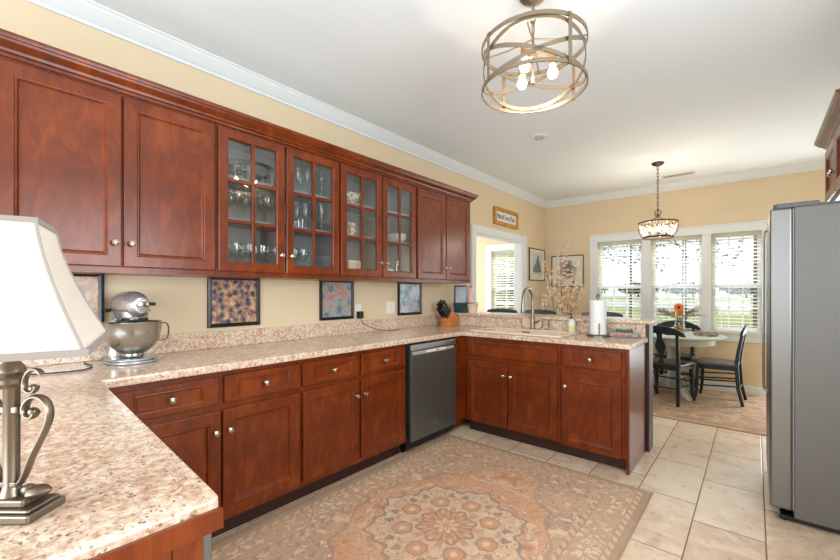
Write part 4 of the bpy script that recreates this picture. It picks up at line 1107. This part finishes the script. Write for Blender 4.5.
for k in range(4):
    a = R(-28+90*k); c, s_ = math.cos(a), math.sin(a)
    m = MB(); m.bar((c*(DR+.009),s_*(DR+.009),.0),(c*(DR+.009),s_*(DR+.009),DH), .018, .004, (c,s_,0))
    for z in (.012, DH-.012): m.ball((c*(DR+.013),s_*(DR+.013),z), .006, 8, 6)
    m.build('strap', CHAMP, t)
m = MB(); m.tube([(0,0,.04),(0,0,DH+.06)], .006, 10); m.lathe([(.0001,.16),(.018,.165),(.022,.178),(.012,.19)], (0,0,0), 14); m.lathe([(.0001,.030),(.010,.034),(.008,.044),(.0001,.046)], (0,0,0), 12)
for k in range(4):
    a = R(17+90*k); m.tube([(0,0,DH+.03),(math.cos(a)*.12,math.sin(a)*.12,DH-.0),(math.cos(a)*(DR+.001),math.sin(a)*(DR+.001),DH-.012)], .004, 6)
m.build('stem', CHAMP, t, smooth=True)
BRASS = plain('aged_brass', S(190,150,96), .35, .7)
for k in range(3):
    a = R(30+120*k); c, s_ = math.cos(a)*.095, math.sin(a)*.095
    am = MB().tube([(0,0,.178),(c*.5,s_*.5,.186),(c,s_,.175)], .005, 8).lathe([(.008,.180),(.019,.176),(.019,.122),(.016,.120)], (c,s_,0), 14).build('arm', BRASS, t, smooth=True)
    MB().lathe([(.011,.1195),(.013,.112),(.024,.092),(.026,.078),(.019,.060),(.0001,.053)], (c,s_,0), 14).build('bulb', BULB, am, smooth=True)
    bulb_light(t, (c,s_,.082), 3.6)
m = MB(); chain(m, (0,0,DH+.06), (0,0,2.745-2.297), .020, .0035); m.build('chain', CHAMP, t)
MB().lathe([(.0001,2.735-2.297),(.012,2.738-2.297),(.055,2.757-2.297),(.068,2.772-2.297),(.068,2.7795-2.297)], (0,0,0), 24).build('canopy', CHAMP, t, smooth=True)

BEAD = plain('frosted_crystal', S(246,238,226), .3, 0, Transmission_Weight=.35)
t = thing('dining_chandelier', 'small bronze basket chandelier hanging on a chain over the dining table', 'chandelier', (1.84,5.30,1.90))
bandring(MB(), .198, .185, .018, .007).build('ring', BRONZE, t, smooth=True)
bandring(MB(), .152, .012, .020, .007).build('ring', BRONZE, t, smooth=True)
m = MB()
for k in range(14):
    a = 2*math.pi*k/14; pr = ((.198,.18),(.205,.13),(.195,.08),(.175,.04),(.155,.012))
    for sg_ in (-1,1): m.tube([(r_*math.cos(a+sg_*.05*i),r_*math.sin(a+sg_*.05*i),z) for i,(r_,z) in enumerate(pr)], .0016, 4)
m.build('wire_basket', BRONZE, t)
bead = MB().ball((0,0,0), (.009,.009,.012), 8, 6).build('crystal_bead', BEAD, t, smooth=True); nb = 0
for k in range(14):
    for j in range(6):
        a = 2*math.pi*(k+.5*(j%2))/14; r_ = .192-.007*j
        o = bead if nb == 0 else bead.copy()
        if nb: COL.objects.link(o)
        nb += 1; o.location = (r_*math.cos(a),r_*math.sin(a),.158-.024*j)
m = MB(); m.tube([(0,0,.02),(0,0,.33)], .006, 8)
for k in range(4):
    a = R(45+90*k); c, s_ = math.cos(a), math.sin(a)
    m.tube([(0,0,.30),(c*.03,s_*.03,.24),(c*.10,s_*.10,.205),(c*.198,s_*.198,.192)], .004, 6)
    m.tube([(0,0,.25),(c*.03,s_*.03,.27),(c*.045,s_*.045,.30),(c*.035,s_*.035,.325),(c*.02,s_*.02,.32)], .003, 6)
m.ball((0,0,.335), (.012,.012,.016)); m.build('scroll_frame', BRONZE, t, smooth=True)
for k in range(4):
    a = R(20+90*k); c, s_ = math.cos(a)*.085, math.sin(a)*.085
    am = MB().tube([(0,0,.035),(c*.6,s_*.6,.028),(c,s_,.045)], .004, 6).lathe([(.016,.045),(.018,.05),(.009,.054),(.009,.095)], (c,s_,0), 10).build('candle_arm', BRONZE, t, smooth=True)
    MB().lathe([(.008,.0955),(.015,.112),(.013,.13),(.004,.15),(.0001,.152)], (c,s_,0), 10).build('bulb', BULB, am, smooth=True)
    bulb_light(t, (c,s_,.12), 7.0, .015)
m = MB(); chain(m, (0,0,.345), (0,0,2.745-1.90), .016, .003); m.build('chain', BRONZE, t)
MB().lathe([(.0001,.84),(.02,.842),(.055,.858),(.066,.872),(.066,.8795)], (0,0,0), 22).build('canopy', BRONZE, t, smooth=True)

t = thing('recessed_spotlight', 'small white recessed eyeball light in the kitchen ceiling', 'ceiling light', (1.11,3.67,2.762))
MB().lathe([(.050,.0175),(.086,.0175),(.086,.012),(.078,.008),(.056,.008),(.050,.010)], (0,0,0), 28).build('trim_ring', WHITE, t, smooth=True)
MB().lathe([(.0485,.017),(.046,.006),(.034,.0),(.026,.002),(.024,.012)], (0,0,0), 24).build('eyeball', plain('grey_eyeball', S(176,176,176), .4), t, smooth=True)
MB().lathe([(.0001,.013),(.0235,.013)], (0,0,0), 16).build('lens', plain('spot_lens', S(220,218,212), .2), t)
t = thing('air_vent', 'narrow grey air vent in the dining ceiling', 'vent', (1.955,5.985,2.770))
MB().ringframe(-.175,.175,-.055,.055,[(0,.0),(0,.0095),(.018,.0095),(.018,.0)]).xf(Matrix.Rotation(R(90),4,'X') @ Matrix.Identity(4)).xf(Matrix.Translation((0,0,.0))).build('frame', plain('vent_frame', S(206,204,200), .5), t)
m = MB(); [m.bar((-.157,-.036+k*.012,.005),(.157,-.036+k*.012,.005), .010, .0015, (0,.6,.8)) for k in range(7)]
m.build('louvres', plain('vent_louvre', S(150,148,146), .5), t)

# ------------------------------------------------------------------ glasses and dishes behind the cabinet doors
def glass_proto(name, prof, mat, n=16):
    return MB().lathe(prof, (0,0,0), n).build(name, mat, thing('tmp', '', ''), smooth=True, ang=50)
GOB = [(.0001,.0),(.034,.0),(.034,.003),(.006,.008),(.004,.015),(.004,.085),(.010,.095),(.030,.115),(.038,.145),(.036,.190),(.0345,.190),(.036,.145),(.028,.117),(.0001,.100)]
FLU = [(.0001,.0),(.030,.0),(.030,.003),(.005,.008),(.004,.06),(.012,.08),(.024,.11),(.026,.17),(.029,.205),(.0275,.205),(.0245,.17),(.022,.112),(.0001,.085)]
TUM = [(.0001,.0),(.030,.0),(.036,.10),(.0345,.10),(.0285,.008),(.0001,.008)]
CAN = [(.0001,.0),(.042,.0),(.042,.008),(.014,.02),(.012,.04),(.020,.05),(.012,.06),(.012,.12),(.022,.13),(.022,.15),(.034,.155),(.030,.17),(.018,.175),(.018,.20),(.0001,.20)]
meshes = {}
def put(kind, prof, mat, y, d, z, label, cat, group, s=1.0):
    """one object per glass; d is the distance in from the cabinet face"""
    key = (kind, mat.name)
    if key not in meshes:
        o = MB().lathe(prof, (0,0,0), 16).build(kind, mat, None, smooth=True, ang=50); meshes[key] = o.data; 
    else:
        o = bpy.data.objects.new(kind, meshes[key]); COL.objects.link(o)
    o.location = (UD-d, min(y+.09, 1.805) if y < 1.86 else y+.09, z); o.scale = (s,s,s); o.rotation_euler = (0,0,0)
    return tag(o, label, cat, group)
Z1, Z2, Z3 = UB+.0275, UB+.3615, UB+.6165
random.seed(8)
def rowof(ys, z, kind, prof, lab, grp, ds=(.11,.22), s=1.0, cat='glass'):
    for y in ys:
        for d in ds: put(kind, prof, CRYSTAL, y+random.uniform(-.006,.006), d, z, lab, cat, grp, s)
rowof([1.06,1.15,1.24,1.33], Z1, 'wine_glass', GOB, 'clear wine glass on the bottom shelf of the left glass-door cabinet, behind its left door', 'wine glasses, bottom shelf, left door')
rowof([1.07,1.17,1.27,1.36], Z2, 'wine_glass', GOB, 'clear wine glass on the middle shelf of the left glass-door cabinet, behind its left door', 'wine glasses, middle shelf, left door', s=1.05)
rowof([1.06,1.145,1.30], Z3, 'tumbler', TUM, 'clear tumbler on the top shelf of the left glass-door cabinet, behind its left door', 'tumblers, top shelf, left door')
rowof([1.46,1.545], Z1, 'wine_glass', GOB, 'clear wine glass on the bottom shelf of the left glass-door cabinet, behind its right door', 'wine glasses, bottom shelf, right door')
rowof([1.56,1.63,1.70], Z2, 'champagne_flute', FLU, 'slender clear flute on the middle shelf of the left glass-door cabinet, behind its right door', 'flutes, middle shelf, right door')
rowof([1.49,1.53], Z2, 'cordial_glass', TUM, 'tiny clear cordial glass on the middle shelf of the left glass-door cabinet', 'cordial glasses, middle shelf', (.10,.18), .6)
rowof([1.49,1.58], Z3, 'champagne_flute', FLU, 'slender clear flute on the top shelf of the left glass-door cabinet, behind its right door', 'flutes, top shelf, right door')
put('candlestick', CAN, CRYSTAL, 1.72, .13, Z3, 'cut glass candlestick on the top shelf of the left glass-door cabinet', 'candlestick', None)
PORC = plain('white_porcelain', S(236,232,224), .25); 
t = thing('glass_box', 'pale blue glass box on the bottom shelf of the left glass-door cabinet', 'box', (UD-.13,1.755,Z1))
MB().box(-.05,.05,-.074,.074,0,.055).build('body', plain('pale_blue_box', S(150,170,180), .3), t, bevel=.003); MB().box(-.052,.052,-.0755,.0755,.0555,.066).build('lid', plain('pale_box_lid', S(196,204,206), .3), t, bevel=.003)
BOWL = [(.0001,.0),(.045,.0),(.05,.008),(.085,.045),(.092,.075),(.088,.075),(.08,.046),(.045,.012),(.0001,.010)]
def dish(name, lab, cat, prof, mat, y, d, z, s=1, extra=None, group=None):
    t = thing(name, lab, cat, (UD-d,y+.09,z), 0, group); b = MB().lathe([(r*s,q*s) for r,q in prof], (0,0,0), 24).build('body', mat, t, smooth=True, ang=50)
    if extra: extra(t, s)
    return t
PAT = art('floral_porcelain', 4, [(.40,S(236,230,220)),(.52,S(226,214,200)),(.60,S(176,150,120)),(.70,S(120,128,110))], 40, 30)
CUP = [(.0001,0),(.032,0),(.036,.006),(.048,.075),(.0455,.075),(.033,.010),(.0001,.010)]
def handle(t, s): MB().tube([(0,.046*s,.062*s),(0,.070*s,.060*s),(0,.074*s,.038*s),(0,.040*s,.020*s)], .004*s, 6).build('handle', PAT, t, smooth=True)
dish('serving_bowl', 'patterned porcelain bowl on the top shelf of the right glass-door cabinet', 'bowl', BOWL, PAT, 1.985, .13, Z3, 1.05)
dish('sugar_bowl', 'small lidded patterned dish inside the patterned bowl on the top shelf', 'dish', [(.0001,0),(.036,0),(.050,.03),(.046,.06),(.02,.075),(.012,.09),(.0001,.095)], PAT, 1.985, .13, Z3+.0135, 1.0)
dish('teacup', 'white patterned cup with handle on the middle shelf of the right glass-door cabinet', 'cup', CUP, PAT, 1.965, .11, Z2, 1.25, handle)
for k in range(3): dish('stacked_bowl', 'white bowl in the stack on the middle shelf of the right glass-door cabinet', 'bowl', [(.0001,0),(.05,0),(.09,.030),(.094,.040),(.090,.040),(.05,.008),(.0001,.008)], PORC, 2.55, .14, Z2+k*.016, 1.0, None, 'white bowls stacked in the cabinet')
def box_(name, lab, cat, mat, y0, y1, d0, d1, z, h):
    t = thing(name, lab, cat, (UD-(d0+d1)/2,(y0+y1)/2+.09,z)); hx, hy = (d1-d0)/2, (y1-y0)/2
    MB().box(-hx,hx,-hy,hy,0,h).build('body', mat, t, bevel=.003)
    MB().box(-hx-.001,hx+.001,-hy-.001,hy+.001,h+.0005,h+.012).build('lid', PORC, t, bevel=.002)
box_('recipe_box', 'cream card box on the bottom shelf behind the left door of the right glass-door cabinet', 'box', plain('cream_card', S(226,206,172), .6), 1.93,2.07,.07,.20,Z1,.12)
dish('glass_bowl', 'clear glass bowl on the bottom shelf of the right glass-door cabinet', 'bowl', BOWL, CRYSTAL, 2.19, .14, Z1, 1.0)
dish('glass_bowl', 'clear glass bowl with wide rim on the top shelf of the right glass-door cabinet', 'bowl', BOWL, CRYSTAL, 2.56, .15, Z3, 1.0)
dish('sugar_bowl', 'white lidded dish on the bottom shelf behind the right door of the right glass-door cabinet', 'dish', [(.0001,0),(.045,0),(.06,.04),(.05,.08),(.02,.09),(.012,.10),(.0001,.105)], PORC, 2.42, .12, Z1, 1.0)
dish('water_pitcher', 'clear glass pitcher on the bottom shelf behind the right door of the right glass-door cabinet', 'pitcher', [(.0001,0),(.045,0),(.055,.05),(.05,.12),(.042,.17),(.05,.20),(.0485,.20),(.0405,.17),(.048,.12),(.052,.05),(.0001,.008)], CRYSTAL, 2.57, .15, Z1, .9)
for o in [o for o in bpy.data.objects if o.name.startswith('tmp')]: bpy.data.objects.remove(o)
